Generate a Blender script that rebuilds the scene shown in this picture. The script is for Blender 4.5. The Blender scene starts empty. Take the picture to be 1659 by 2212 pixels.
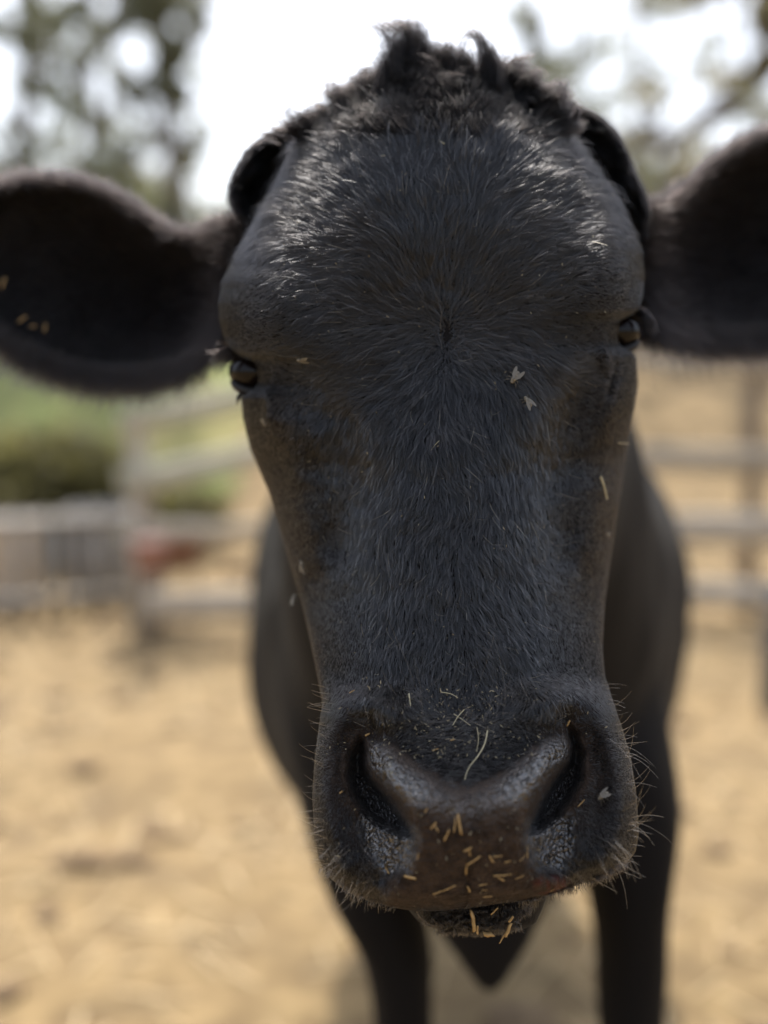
import bpy, bmesh, math, random
import numpy as np
from mathutils import Vector, Matrix

random.seed(7)
rng = np.random.default_rng(11)
SC = bpy.context.scene
COL = SC.collection

# ------------------------------------------------------------------ camera
F = 2312.0                      # focal length, in units of a 1659 px wide picture
W0, H0 = 1659.0, 2212.0
CAM = np.array([0.0, 0.0, 1.20])
PITCH = math.radians(7.54)
cd = bpy.data.cameras.new('camera')
cam = bpy.data.objects.new('camera', cd)
COL.objects.link(cam)
cam.location = CAM
cam.rotation_euler = (math.radians(90) - PITCH, 0, 0)
cd.sensor_fit = 'HORIZONTAL'
cd.sensor_width = 36
cd.lens = 36 * F / W0
cd.clip_start = 0.02
cd.clip_end = 2000
cd.dof.use_dof = True
cd.dof.focus_distance = 0.566
cd.dof.aperture_fstop = (cd.lens / 1000) / 0.019
SC.camera = cam
FW = np.array([0, math.cos(PITCH), -math.sin(PITCH)])
UP = np.array([0, math.sin(PITCH), math.cos(PITCH)])
RT = np.array([1.0, 0, 0])


def U(px, py, d):
    """point at depth d along the camera axis that is seen at (px, py)"""
    px, py, d = np.broadcast_arrays(np.asarray(px, float), np.asarray(py, float), np.asarray(d, float))
    a = ((px - W0 / 2) / F * d)[..., None] * RT
    b = ((H0 / 2 - py) / F * d)[..., None] * UP
    return CAM + a + b + d[..., None] * FW


def G(px, y, z=0.0):
    """point at world distance y, height z, at picture column px"""
    d = y * math.cos(PITCH) - (z - CAM[2]) * math.sin(PITCH)
    return Vector(((px - W0 / 2) / F * d, y, z))


# ------------------------------------------------------------------ sky, sun, exposure
SUN_EL, SUN_AZ = math.radians(62), math.radians(-5)     # azimuth: from straight behind the cow towards the right
w = bpy.data.worlds.new('World')
SC.world = w
w.use_nodes = True
nt = w.node_tree
sky = nt.nodes.new('ShaderNodeTexSky')
sky.sky_type = 'NISHITA'
sky.sun_disc = False
sky.sun_elevation = SUN_EL
sky.sun_rotation = SUN_AZ
sky.air_density = 1.0
sky.dust_density = 4.0
sky.ozone_density = 1.0
hs = nt.nodes.new('ShaderNodeHueSaturation')          # thin white overcast: the blue is washed out
hs.inputs['Saturation'].default_value = 0.6
nt.links.new(sky.outputs[0], hs.inputs['Color'])
nt.links.new(hs.outputs[0], nt.nodes['Background'].inputs[0])
nt.nodes['Background'].inputs[1].default_value = 0.15
sd = bpy.data.lights.new('sun', 'SUN')
sd.energy = 2.3
sd.angle = math.radians(0.53)
sd.color = (1.0, 0.93, 0.82)
sun = bpy.data.objects.new('sun', sd)
COL.objects.link(sun)
sdir = Vector((math.sin(SUN_AZ) * math.cos(SUN_EL), math.cos(SUN_AZ) * math.cos(SUN_EL), math.sin(SUN_EL)))
sun.rotation_euler = sdir.to_track_quat('Z', 'Y').to_euler()
SC.view_settings.view_transform = 'Standard'
SC.view_settings.look = 'None'
SC.view_settings.gamma = 1.0
SC.view_settings.exposure = 1.12


# ------------------------------------------------------------------ helpers
def tag(o, label=None, cat=None, group=None, kind=None):
    if label: o['label'] = label
    if cat: o['category'] = cat
    if group: o['group'] = group
    if kind: o['kind'] = kind
    return o


def link(o, parent=None):
    COL.objects.link(o)
    if parent is not None:
        o.parent = parent
    return o


def mesh_np(name, V, faces, smooth=True):
    """faces: list of int arrays (n,k)"""
    me = bpy.data.meshes.new(name)
    V = np.asarray(V, np.float32).reshape(-1, 3)
    me.vertices.add(len(V))
    me.vertices.foreach_set('co', V.ravel())
    loops, starts, n = [], [], 0
    for f in faces:
        f = np.asarray(f, np.int32)
        if len(f) == 0:
            continue
        k = f.shape[1]
        loops.append(f.ravel())
        starts.append(n + np.arange(len(f)) * k)
        n += f.size
    loops = np.concatenate(loops)
    starts = np.concatenate(starts).astype(np.int32)
    me.loops.add(len(loops))
    me.loops.foreach_set('vertex_index', loops)
    me.polygons.add(len(starts))
    me.polygons.foreach_set('loop_start', starts)
    me.update(calc_edges=True)
    me.validate()
    if smooth:
        me.polygons.foreach_set('use_smooth', np.ones(len(me.polygons), bool))
    return me


def obj(name, me, mat=None, parent=None):
    o = bpy.data.objects.new(name, me)
    if mat: me.materials.append(mat)
    return link(o, parent)


def empty(name, loc=(0, 0, 0)):
    o = bpy.data.objects.new(name, None)
    o.location = loc
    o.empty_display_size = 0.1
    return link(o)


def smooth1(a, n):
    if n <= 0: return a
    k = np.hanning(2 * n + 3)[1:-1]; k /= k.sum()
    p = np.pad(a, (n, n), mode='edge')
    p[:n] = 2 * a[0] - a[1:n + 1][::-1]
    p[-n:] = 2 * a[-1] - a[-n - 1:-1][::-1]
    return np.convolve(p, k, 'valid')


def prof(table, y, sm=0):
    t = np.array(table, float)
    return smooth1(np.interp(y, t[:, 0], t[:, 1]), sm)


def sstep(a, b, x):
    t = np.clip((x - a) / (b - a), 0, 1)
    return t * t * (3 - 2 * t)


def polydist(x, y, pts, closed=False):
    """distance to polyline; for closed also sign (negative inside)"""
    pts = np.array(pts, float)
    n = len(pts)
    best = np.full(x.shape, 1e9)
    inside = np.zeros(x.shape, bool)
    for i in range(n if closed else n - 1):
        a, b = pts[i], pts[(i + 1) % n]
        e = b - a
        t = np.clip(((x - a[0]) * e[0] + (y - a[1]) * e[1]) / (e @ e), 0, 1)
        best = np.minimum(best, np.hypot(x - a[0] - t * e[0], y - a[1] - t * e[1]))
        if closed:
            c = ((a[1] > y) != (b[1] > y)) & (x < (b[0] - a[0]) * (y - a[1]) / (b[1] - a[1] + 1e-12) + a[0])
            inside ^= c
    return np.where(inside, -best, best) if closed else best


def vnoise(x, y, seed=0):
    """smooth value noise 2-D, vectorised"""
    xi, yi = np.floor(x).astype(int), np.floor(y).astype(int)
    fx, fy = x - xi, y - yi
    fx, fy = fx * fx * (3 - 2 * fx), fy * fy * (3 - 2 * fy)

    def h(i, j):
        v = np.sin(i * 127.1 + j * 311.7 + seed * 74.7) * 43758.5453
        return v - np.floor(v)
    return (h(xi, yi) * (1 - fx) * (1 - fy) + h(xi + 1, yi) * fx * (1 - fy)
            + h(xi, yi + 1) * (1 - fx) * fy + h(xi + 1, yi + 1) * fx * fy)


# ------------------------------------------------------------------ materials
def mat(name, base=(0.5, 0.5, 0.5), rough=0.6, **kw):
    m = bpy.data.materials.new(name)
    m.use_nodes = True
    b = m.node_tree.nodes['Principled BSDF']
    b.inputs['Base Color'].default_value = (*base, 1)
    b.inputs['Roughness'].default_value = rough
    for k, v in kw.items():
        b.inputs[k].default_value = v
    return m


def noisy(name, c1, c2, scale, rough=0.8, bump=0.0, detail=6, c3=None, scale3=1.0, **kw):
    m = mat(name, c1, rough, **kw)
    t = m.node_tree; N = t.nodes; L = t.links
    b = N['Principled BSDF']
    tc = N.new('ShaderNodeTexCoord')
    n = N.new('ShaderNodeTexNoise'); n.inputs['Scale'].default_value = scale; n.inputs['Detail'].default_value = detail
    L.new(tc.outputs['Object'], n.inputs['Vector'])
    r = N.new('ShaderNodeValToRGB')
    r.color_ramp.elements[0].position = 0.35; r.color_ramp.elements[0].color = (*c1, 1)
    r.color_ramp.elements[1].position = 0.65; r.color_ramp.elements[1].color = (*c2, 1)
    L.new(n.outputs['Fac'], r.inputs['Fac'])
    out = r.outputs['Color']
    if c3:
        n3 = N.new('ShaderNodeTexNoise'); n3.inputs['Scale'].default_value = scale3; n3.inputs['Detail'].default_value = 4
        L.new(tc.outputs['Object'], n3.inputs['Vector'])
        r3 = N.new('ShaderNodeValToRGB')
        r3.color_ramp.elements[0].position = 0.50; r3.color_ramp.elements[0].color = (0, 0, 0, 1)
        r3.color_ramp.elements[1].position = 0.72; r3.color_ramp.elements[1].color = (1, 1, 1, 1)
        L.new(n3.outputs['Fac'], r3.inputs['Fac'])
        mx = N.new('ShaderNodeMix'); mx.data_type = 'RGBA'
        L.new(r3.outputs['Color'], mx.inputs['Factor'])
        L.new(out, mx.inputs['A']); mx.inputs['B'].default_value = (*c3, 1)
        out = mx.outputs['Result']
    L.new(out, b.inputs['Base Color'])
    if bump:
        bp = N.new('ShaderNodeBump'); bp.inputs['Strength'].default_value = bump; bp.inputs['Distance'].default_value = 0.02
        L.new(n.outputs['Fac'], bp.inputs['Height'])
        L.new(bp.outputs['Normal'], b.inputs['Normal'])
    return m


def leaf_mat(name, c1, c2):
    m = noisy(name, c1, c2, 3.0, 0.55)
    t = m.node_tree; N = t.nodes; L = t.links
    b = N['Principled BSDF']
    tr = N.new('ShaderNodeBsdfTranslucent'); tr.inputs['Color'].default_value = (c2[0] * 1.5, c2[1] * 1.55, c2[2] * 1.25, 1)
    mx = N.new('ShaderNodeMixShader'); mx.inputs[0].default_value = 0.6
    L.new(b.outputs[0], mx.inputs[1]); L.new(tr.outputs[0], mx.inputs[2])
    L.new(mx.outputs[0], N['Material Output'].inputs['Surface'])
    return m


def hair_mat(name, dark, tint, rough=0.28, rrough=0.4, coat=0.0, ior=1.5):
    m = bpy.data.materials.new(name); m.use_nodes = True
    t = m.node_tree; N = t.nodes; L = t.links
    N.remove(N['Principled BSDF'])
    h = N.new('ShaderNodeBsdfHairPrincipled')
    h.parametrization = 'COLOR'
    h.inputs['Roughness'].default_value = rough
    h.inputs['Radial Roughness'].default_value = rrough
    h.inputs['Coat'].default_value = coat
    h.inputs['IOR'].default_value = ior
    h.inputs['Random Roughness'].default_value = 0.3
    at = N.new('ShaderNodeAttribute'); at.attribute_type = 'GEOMETRY'; at.attribute_name = 'tint'
    mx = N.new('ShaderNodeMix'); mx.data_type = 'RGBA'
    L.new(at.outputs['Fac'], mx.inputs['Factor'])
    mx.inputs['A'].default_value = (*dark, 1); mx.inputs['B'].default_value = (*tint, 1)
    L.new(mx.outputs['Result'], h.inputs['Color'])
    L.new(h.outputs[0], N['Material Output'].inputs['Surface'])
    return m


def skin_mat():
    """black hide, with bare damp nose leather where the attributes say so"""
    m = mat('cow_hide', (0.012, 0.011, 0.011), 0.55)
    t = m.node_tree; N = t.nodes; L = t.links
    b = N['Principled BSDF']

    def att(n):
        a = N.new('ShaderNodeAttribute'); a.attribute_name = n
        return a.outputs['Fac']
    pad, wet, pink = att('pad'), att('wet'), att('pink')
    tc = N.new('ShaderNodeTexCoord')
    nz = N.new('ShaderNodeTexNoise'); nz.inputs['Scale'].default_value = 160; nz.inputs['Detail'].default_value = 5
    L.new(tc.outputs['Object'], nz.inputs['Vector'])
    r = N.new('ShaderNodeValToRGB')
    r.color_ramp.elements[0].position = 0.3; r.color_ramp.elements[0].color = (0.024, 0.0165, 0.0125, 1)
    r.color_ramp.elements[1].position = 0.75; r.color_ramp.elements[1].color = (0.066, 0.045, 0.032, 1)
    L.new(nz.outputs['Fac'], r.inputs['Fac'])

    def mixc(f, a, bb):
        x = N.new('ShaderNodeMix'); x.data_type = 'RGBA'
        L.new(f, x.inputs['Factor'])
        for s, v in (('A', a), ('B', bb)):
            if isinstance(v, tuple): x.inputs[s].default_value = (*v, 1)
            else: L.new(v, x.inputs[s])
        return x.outputs['Result']
    c = mixc(pad, (0.010, 0.0092, 0.0092), r.outputs['Color'])
    c = mixc(wet, c, (0.012, 0.010, 0.010))
    c = mixc(pink, c, (0.16, 0.025, 0.016))
    L.new(c, b.inputs['Base Color'])
    mr = N.new('ShaderNodeMix'); mr.data_type = 'FLOAT'
    L.new(wet, mr.inputs['Factor']); mr.inputs['A'].default_value = 0.68; mr.inputs['B'].default_value = 0.09
    L.new(mr.outputs['Result'], b.inputs['Roughness'])
    ms = N.new('ShaderNodeMix'); ms.data_type = 'FLOAT'
    L.new(wet, ms.inputs['Factor']); ms.inputs['A'].default_value = 0.05; ms.inputs['B'].default_value = 1.0
    L.new(ms.outputs['Result'], b.inputs['Specular IOR Level'])
    L.new(wet, b.inputs['Coat Weight']); b.inputs['Coat Roughness'].default_value = 0.07; b.inputs['Coat IOR'].default_value = 1.6
    b.inputs['Sheen Weight'].default_value = 0.03; b.inputs['Sheen Roughness'].default_value = 0.4
    # pebbled nose leather
    vo = N.new('ShaderNodeTexVoronoi'); vo.inputs['Scale'].default_value = 420; vo.feature = 'SMOOTH_F1'
    vo.inputs['Smoothness'].default_value = 0.5
    wn = N.new('ShaderNodeTexNoise'); wn.inputs['Scale'].default_value = 220; wn.inputs['Detail'].default_value = 3
    L.new(tc.outputs['Object'], wn.inputs['Vector'])
    add = N.new('ShaderNodeVectorMath'); add.operation = 'MULTIPLY_ADD'
    L.new(wn.outputs['Color'], add.inputs[0]); add.inputs[1].default_value = (0.006, 0.006, 0.006)
    L.new(tc.outputs['Object'], add.inputs[2])
    L.new(add.outputs[0], vo.inputs['Vector'])
    mh = N.new('ShaderNodeMath'); mh.operation = 'MULTIPLY_ADD'
    L.new(vo.outputs['Distance'], mh.inputs[0]); mh.inputs[1].default_value = -1.0
    L.new(wn.outputs['Fac'], mh.inputs[2])
    bp = N.new('ShaderNodeBump'); bp.inputs['Distance'].default_value = 0.0035
    st = N.new('ShaderNodeMath'); st.operation = 'MULTIPLY_ADD'; st.use_clamp = True
    L.new(wet, st.inputs[0]); st.inputs[1].default_value = 0.75
    L.new(pad, st.inputs[2])
    st2 = N.new('ShaderNodeMath'); st2.operation = 'MULTIPLY_ADD'; st2.use_clamp = True
    L.new(st.outputs[0], st2.inputs[0]); st2.inputs[1].default_value = 0.75; st2.inputs[2].default_value = 0.12
    L.new(st2.outputs[0], bp.inputs['Strength'])
    L.new(mh.outputs[0], bp.inputs['Height'])
    L.new(bp.outputs['Normal'], b.inputs['Normal']); L.new(bp.outputs['Normal'], b.inputs['Coat Normal'])
    return m


# ==================================================================== GROUND AND LAND
def terrain_h(x, y):
    """yard is level; a bank rises behind the far fence"""
    h = 0.018 * (vnoise(x * 2.1, y * 2.1, 3) - 0.5) * 2 + 0.012 * (vnoise(x * 7, y * 7, 5) - 0.5) * 2
    rise = 1.62 * sstep(6.2, 13.0, y + 0.12 * x) + 0.25 * (vnoise(x * 0.6, y * 0.6, 9) - 0.5) * sstep(7, 10, y)
    return h + rise


def sheet(name, xs, ys, hf, m):
    X, Y = np.meshgrid(xs, ys)
    Z = hf(X, Y)
    n, k = X.shape
    idx = np.arange(n * k).reshape(n, k)
    q = np.stack([idx[:-1, :-1], idx[:-1, 1:], idx[1:, 1:], idx[1:, :-1]], -1).reshape(-1, 4)
    o = obj(name, mesh_np(name, np.stack([X, Y, Z], -1), [q]), m)
    return tag(o, kind='structure')


M_yard = noisy('yard_dirt', (0.155, 0.105, 0.048), (0.275, 0.196, 0.094), 13, 0.95, 0.6, 8, c3=(0.13, 0.09, 0.045), scale3=4.6)
xs = np.concatenate([np.linspace(-60, -6, 40)[:-1], np.linspace(-6, 6, 220), np.linspace(6, 60, 40)[1:]])
ys = np.concatenate([np.linspace(-20, 0.2, 30)[:-1], np.linspace(0.2, 9, 200), np.linspace(9, 30, 60)[1:], np.linspace(30, 400, 20)[1:]])
sheet('ground', xs, ys, terrain_h, M_yard)
M_field = noisy('pasture_grass', (0.075, 0.12, 0.022), (0.16, 0.19, 0.045), 1.6, 0.9, 0.5, 6, c3=(0.27, 0.22, 0.09), scale3=0.7)
xs = np.linspace(-30, -0.2, 120); ys = np.linspace(7.2, 26, 80)
sheet('pasture', xs, ys, lambda x, y: terrain_h(x, y) + 0.03 - 0.25 * sstep(-1.4, -0.2, x) - 0.25 * (1 - sstep(7.2, 8.2, y)), M_field)

# straw litter and clods on the yard (uncountable)
def litter():
    V, T = [], []
    n = 5200
    x = rng.uniform(-3.6, 3.6, n); y = 0.9 + 6.6 * rng.random(n) ** 0.8
    keep = vnoise(x * 1.6, y * 1.6, 21) > 0.42
    x, y = x[keep], y[keep]; n = len(x)
    z = terrain_h(x, y) + 0.006
    a = rng.uniform(0, math.pi, n); l = rng.uniform(0.02, 0.09, n); wd = rng.uniform(0.002, 0.005, n)
    c, s = np.cos(a), np.sin(a)
    P = np.stack([x, y, z], -1)
    d = np.stack([c * l, s * l, rng.uniform(-0.006, 0.02, n)], -1); p = np.stack([-s * wd, c * wd, np.zeros(n)], -1)
    V = np.stack([P - d - p, P + d - p, P + d + p, P - d + p], 1).reshape(-1, 3)
    q = np.arange(4 * n).reshape(n, 4)
    m = noisy('litter_straw', (0.36, 0.26, 0.125), (0.50, 0.38, 0.20), 30, 0.6)
    tag(obj('straw_litter', mesh_np('straw_litter', V, [q], False), m), kind='stuff',
        label='loose golden straw strewn over the dry yard', cat='straw')


litter()


def clods():
    base = bmesh.new(); bmesh.ops.create_icosphere(base, subdivisions=2, radius=1)
    bv = np.array([v.co[:] for v in base.verts]); bf = np.array([[v.index for v in f.verts] for f in base.faces]); base.free()
    V, Fc = [], []
    for i in range(520):
        x = rng.uniform(-3.4, 3.4); y = 0.9 + 6.2 * rng.random()
        r = rng.uniform(0.012, 0.05) * (1 if rng.random() < .8 else 1.25)
        nrm = 1 + 0.35 * (vnoise(bv[:, 0] * 2 + i, bv[:, 1] * 2 + bv[:, 2] * 1.7, i) - .5)
        P = bv * nrm[:, None] * np.array([r * rng.uniform(.8, 1.8), r * rng.uniform(.8, 1.5), r * 0.55])
        P += [x, y, float(terrain_h(np.array(x), np.array(y))) + r * 0.15]
        Fc.append(bf + len(V) * len(bv)); V.append(P)
    m = noisy('dry_clod', (0.10, 0.065, 0.035), (0.24, 0.165, 0.09), 20, 0.95, 0.4)
    tag(obj('dirt_clods', mesh_np('dirt_clods', np.concatenate(V), [np.concatenate(Fc)]), m), kind='stuff',
        label='dry brown dirt clods scattered across the yard', cat='dirt')


clods()

# ==================================================================== THE COW
NOSE = {}


def loft(rows, L, R, c, B, Bb, p, cols=181, bcols=61, feature=None, ss=None):
    """closed surface: every row is a rounded section seen between px L and R; front centre depth c, front depth B, back depth Bb.
    returns V, faces, and front grids px, py, d"""
    n = len(rows)
    th = np.linspace(-math.pi / 2, math.pi / 2, cols)
    s = np.sin(th)
    PY = np.repeat(rows[:, None], cols, 1)
    mid = ((L + R) / 2)[:, None]; hw = ((R - L) / 2)[:, None]
    PX = mid + hw * s
    pp = p[:, None]
    D = c[:, None] + B[:, None] * (1 - np.maximum(1 - np.abs(s) ** pp, 0) ** (1 / pp))
    if feature is not None:
        D = D + feature(PX, PY, s[None, :] + 0 * PX)
    tb = np.linspace(math.pi / 2, 3 * math.pi / 2, bcols)[1:-1]
    sb = np.sin(tb)
    Db = c[:, None] + B[:, None] + Bb[:, None] * np.maximum(1 - np.abs(sb) ** 2.2, 0) ** (1 / 2.2)
    PXb = (mid + hw * sb)
    k = ((c + B)[:, None]) / Db
    PXb = W0 / 2 + (PXb - W0 / 2) * k
    PYb = H0 / 2 + (rows[:, None] - H0 / 2) * k
    Vf = U(PX, PY, D); Vb = U(PXb, PYb, Db)
    V = np.concatenate([Vf, Vb], 1)
    m = V.shape[1]
    V2 = V.reshape(-1, 3)
    idx = np.arange(n * m).reshape(n, m)
    nx = np.roll(idx, -1, 1)
    q = np.stack([idx[:-1], idx[1:], nx[1:], nx[:-1]], -1).reshape(-1, 4)
    top = V[0].mean(0); bot = V[-1].mean(0)
    V2 = np.concatenate([V2, [top, bot]])
    it, ib = len(V2) - 2, len(V2) - 1
    t1 = np.stack([np.full(m, it), idx[0], np.roll(idx[0], -1)], -1)
    t2 = np.stack([np.full(m, ib), np.roll(idx[-1], -1), idx[-1]], -1)
    return V2, [q, np.concatenate([t1, t2])], (PX, PY, D, m)


rows = np.linspace(158, 1968, 640)
Lh = prof([(158, 930), (166, 880), (185, 815), (215, 745), (250, 690), (290, 655), (420, 590), (520, 530), (600, 484), (650, 473), (690, 474), (728, 484),
           (752, 497), (766, 512), (776, 540), (786, 552), (830, 556), (842, 545), (848, 530), (856, 521), (905, 525), (970, 541), (1060, 580), (1170, 612),
           (1290, 649), (1380, 670), (1470, 688), (1520, 697), (1570, 690), (1640, 681), (1720, 676), (1800, 680), (1860, 692), (1895, 713), (1920, 742),
           (1940, 782), (1952, 818), (1962, 850), (1968, 895)], rows, 3)
Rh = prof([(158, 970), (166, 1020), (185, 1080), (215, 1140), (250, 1192), (330, 1262), (440, 1333), (530, 1380), (590, 1391), (640, 1388), (672, 1378),
           (684, 1352), (694, 1338), (740, 1334), (752, 1345), (762, 1368), (775, 1374), (830, 1378), (920, 1364), (1000, 1350), (1100, 1335), (1200, 1320), (1300, 1306),
           (1400, 1301), (1460, 1306), (1520, 1325), (1580, 1345), (1640, 1362), (1720, 1374), (1800, 1379), (1840, 1372), (1870, 1345), (1893, 1303), (1910, 1250),
           (1928, 1205), (1946, 1130), (1958, 1040), (1968, 960)], rows, 3)
ch = prof([(142, .640), (170, .632), (220, .620), (300, .606), (400, .596), (520, .588), (740, .583), (950, .578), (1150, .572), (1350, .564), (1440, .559),
           (1500, .553), (1560, .547), (1620, .540), (1680, .532), (1740, .527), (1800, .526), (1860, .529), (1910, .536), (1945, .546), (1968, .558)], rows, 14)
Bh = prof([(142, .010), (170, .03), (220, .05), (300, .062), (520, .062), (740, .064), (1000, .095), (1250, .090), (1430, .060), (1520, .045), (1620, .04), (1850, .04), (1920, .03), (1968, .012)], rows, 12)
Bbh = prof([(142, .02), (300, .10), (700, .16), (1100, .15), (1400, .10), (1600, .06), (1800, .05), (1968, .02)], rows, 12)
ph = prof([(142, 2.0), (300, 2.4), (600, 2.7), (760, 2.4), (1000, 1.75), (1300, 1.8), (1450, 2.1), (1540, 2.3), (1968, 2.3)], rows, 12)

NL = [(776, 1588), (790, 1596), (797, 1618), (797, 1650), (808, 1676), (832, 1700), (858, 1726), (878, 1757), (891, 1790), (893, 1812), (866, 1810), (822, 1792), (782, 1762), (756, 1720), (745, 1675), (752, 1625)]
NR = [(1228, 1562), (1222, 1585), (1229, 1612), (1222, 1640), (1203, 1664), (1180, 1690), (1160, 1722), (1146, 1756), (1138, 1790), (1142, 1806), (1170, 1800), (1208, 1770), (1240, 1730), (1262, 1686), (1265, 1628), (1248, 1580)]
PAD = [(797, 1600), (835, 1604), (890, 1640), (955, 1684), (1010, 1698), (1078, 1678), (1135, 1632), (1185, 1594), (1222, 1588), (1228, 1614), (1222, 1640), (1203, 1664), (1180, 1690), (1160, 1722), (1146, 1756),
       (1137, 1795), (1142, 1840), (1160, 1880), (1215, 1905), (1235, 1922), (1150, 1948), (1000, 1960), (850, 1968), (820, 1950), (835, 1915), (872, 1870), (890, 1830), (893, 1800), (884, 1770), (858, 1726), (832, 1700), (808, 1676), (797, 1650)]
WETL = [(786, 1760), (845, 1785), (893, 1796), (891, 1850), (882, 1880), (830, 1880), (788, 1835)]
WETR = [(1142, 1775), (1190, 1760), (1240, 1770), (1240, 1830), (1210, 1880), (1170, 1875), (1145, 1840)]


def feature(x, y, s):
    d = np.zeros_like(x)
    edge = 1 - np.clip((np.abs(s) - .86) / .14, 0, 1) ** 2
    g = lambda cx, cy, rx, ry: np.exp(-(((x - cx) / rx) ** 2 + ((y - cy) / ry) ** 2))
    # forehead: shallow hollow between the eyes, brow ridges, groove beside the right brow
    d += 0.007 * g(975, 690, 170, 190)
    d -= 0.012 * g(585, 660, 95, 115) + 0.012 * g(1315, 610, 90, 125)
    d += 0.004 * np.exp(-(polydist(x, y, [(1215, 470), (1185, 600), (1180, 760), (1230, 900)]) / 48) ** 2)
    d += 0.009 * np.exp(-(polydist(x, y, [(655, 845), (735, 905), (765, 1040), (735, 1180)]) / 52) ** 2)
    d += 0.008 * np.exp(-(polydist(x, y, [(1275, 800), (1225, 890), (1195, 1050), (1215, 1190)]) / 50) ** 2)
    d -= 0.005 * np.exp(-(polydist(x, y, [(600, 930), (650, 1060), (680, 1200)]) / 42) ** 2) + 0.005 * np.exp(-(polydist(x, y, [(1335, 880), (1300, 1040), (1280, 1180)]) / 40) ** 2)
    d += 0.003 * np.exp(-(polydist(x, y, [(660, 1300), (700, 1150), (690, 1000)]) / 45) ** 2)
    # skin rolls in front of the eyes
    d -= 0.004 * np.exp(-(polydist(x, y, [(545, 770), (575, 830), (580, 900)]) / 14) ** 2)
    d -= 0.0028 * np.exp(-(polydist(x, y, [(1325, 690), (1308, 740), (1312, 790)]) / 18) ** 2)
    d += 0.0018 * np.exp(-(polydist(x, y, [(1330, 785), (1312, 850)]) / 8) ** 2)
    d -= 0.004 * g(965, 960, 60, 40)
    # muzzle: wings of the nostrils
    d -= 0.0085 * np.exp(-(polydist(x, y, [(870, 1530), (800, 1512), (748, 1535), (716, 1600), (706, 1700), (712, 1790), (742, 1870)]) / 38) ** 2)
    d -= 0.0085 * np.exp(-(polydist(x, y, [(1140, 1520), (1210, 1500), (1268, 1522), (1315, 1580), (1340, 1680), (1345, 1780), (1310, 1850)]) / 40) ** 2)
    d += 0.0025 * np.exp(-(polydist(x, y, [(690, 1440), (760, 1472), (900, 1485), (1000, 1478), (1120, 1470), (1240, 1450), (1310, 1470)]) / 40) ** 2)
    d += 0.004 * g(1010, 1540, 120, 45)
    for NN, cx, cy in ((NL, 790, 1700), (NR, 1225, 1680)):
        sd_ = polydist(x, y, NN, True)
        d += 0.030 * sstep(4, -26, sd_)
        d += 0.0095 * np.exp(-(np.maximum(sd_, 0) / 55) ** 2) * sstep(-25, 25, (x - cx) * (1 if cx > 1000 else -1) + 40)
    pd = polydist(x, y, PAD, True)
    d -= 0.0070 * sstep(12, -30, pd)
    d -= 0.003 * g(1010, 1800, 120, 90)
    # wet corner below each nostril
    for WW in (WETL, WETR):
        d += 0.004 * sstep(20, -20, polydist(x, y, WW, True))
    ys = np.interp(x, [780, 850, 905, 1010, 1110, 1165, 1235], [1600, 1648, 1690, 1722, 1688, 1640, 1592])
    d -= 0.0080 * sstep(-60, 44, y - ys) * sstep(14, -14, np.abs(x - 1010) - 225) * sstep(25, -15, pd)
    # fleshy upper-lip fold
    d -= 0.004 * np.exp(-(polydist(x, y, [(740, 1895), (850, 1935), (1000, 1935), (1150, 1925), (1300, 1870)]) / 24) ** 2)
    d += 0.0035 * np.exp(-(polydist(x, y, [(1012, 1880), (1008, 1968)]) / 7) ** 2)
    # hide is never perfectly even
    d += 0.0016 * (vnoise(x / 60, y / 60, 1) - .5) + 0.0009 * (vnoise(x / 22, y / 22, 2) - .5)
    m = sstep(1560, 1640, y)
    d += m * 0.0007 * (vnoise(x / 9, y / 9, 4) - .5)
    return d * edge


HV, HF, (HX, HY, HD, HM) = loft(rows, Lh, Rh, ch, Bh, Bbh, ph, 281, 71, feature)
HFRONT = HV[:-2].reshape(len(rows), HM, 3)[:, :281]


def head_depth(px, py):
    r = np.clip(np.interp(py, rows, np.arange(len(rows))), 0, len(rows) - 1.001)
    i = int(r)
    return float(np.interp(px, HX[i], HD[i]))


def head_pt(px, py, off=0.0):
    """point on the face and its outward normal"""
    p = U(px, py, head_depth(px, py))
    a = U(px + 6, py, head_depth(px + 6, py)) - U(px - 6, py, head_depth(px - 6, py))
    b = U(px, py + 6, head_depth(px, py + 6)) - U(px, py - 6, head_depth(px, py - 6))
    n = np.cross(b, a); n /= np.linalg.norm(n)
    if n @ FW > 0: n = -n
    return Vector(p + n * off), Vector(n)


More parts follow.
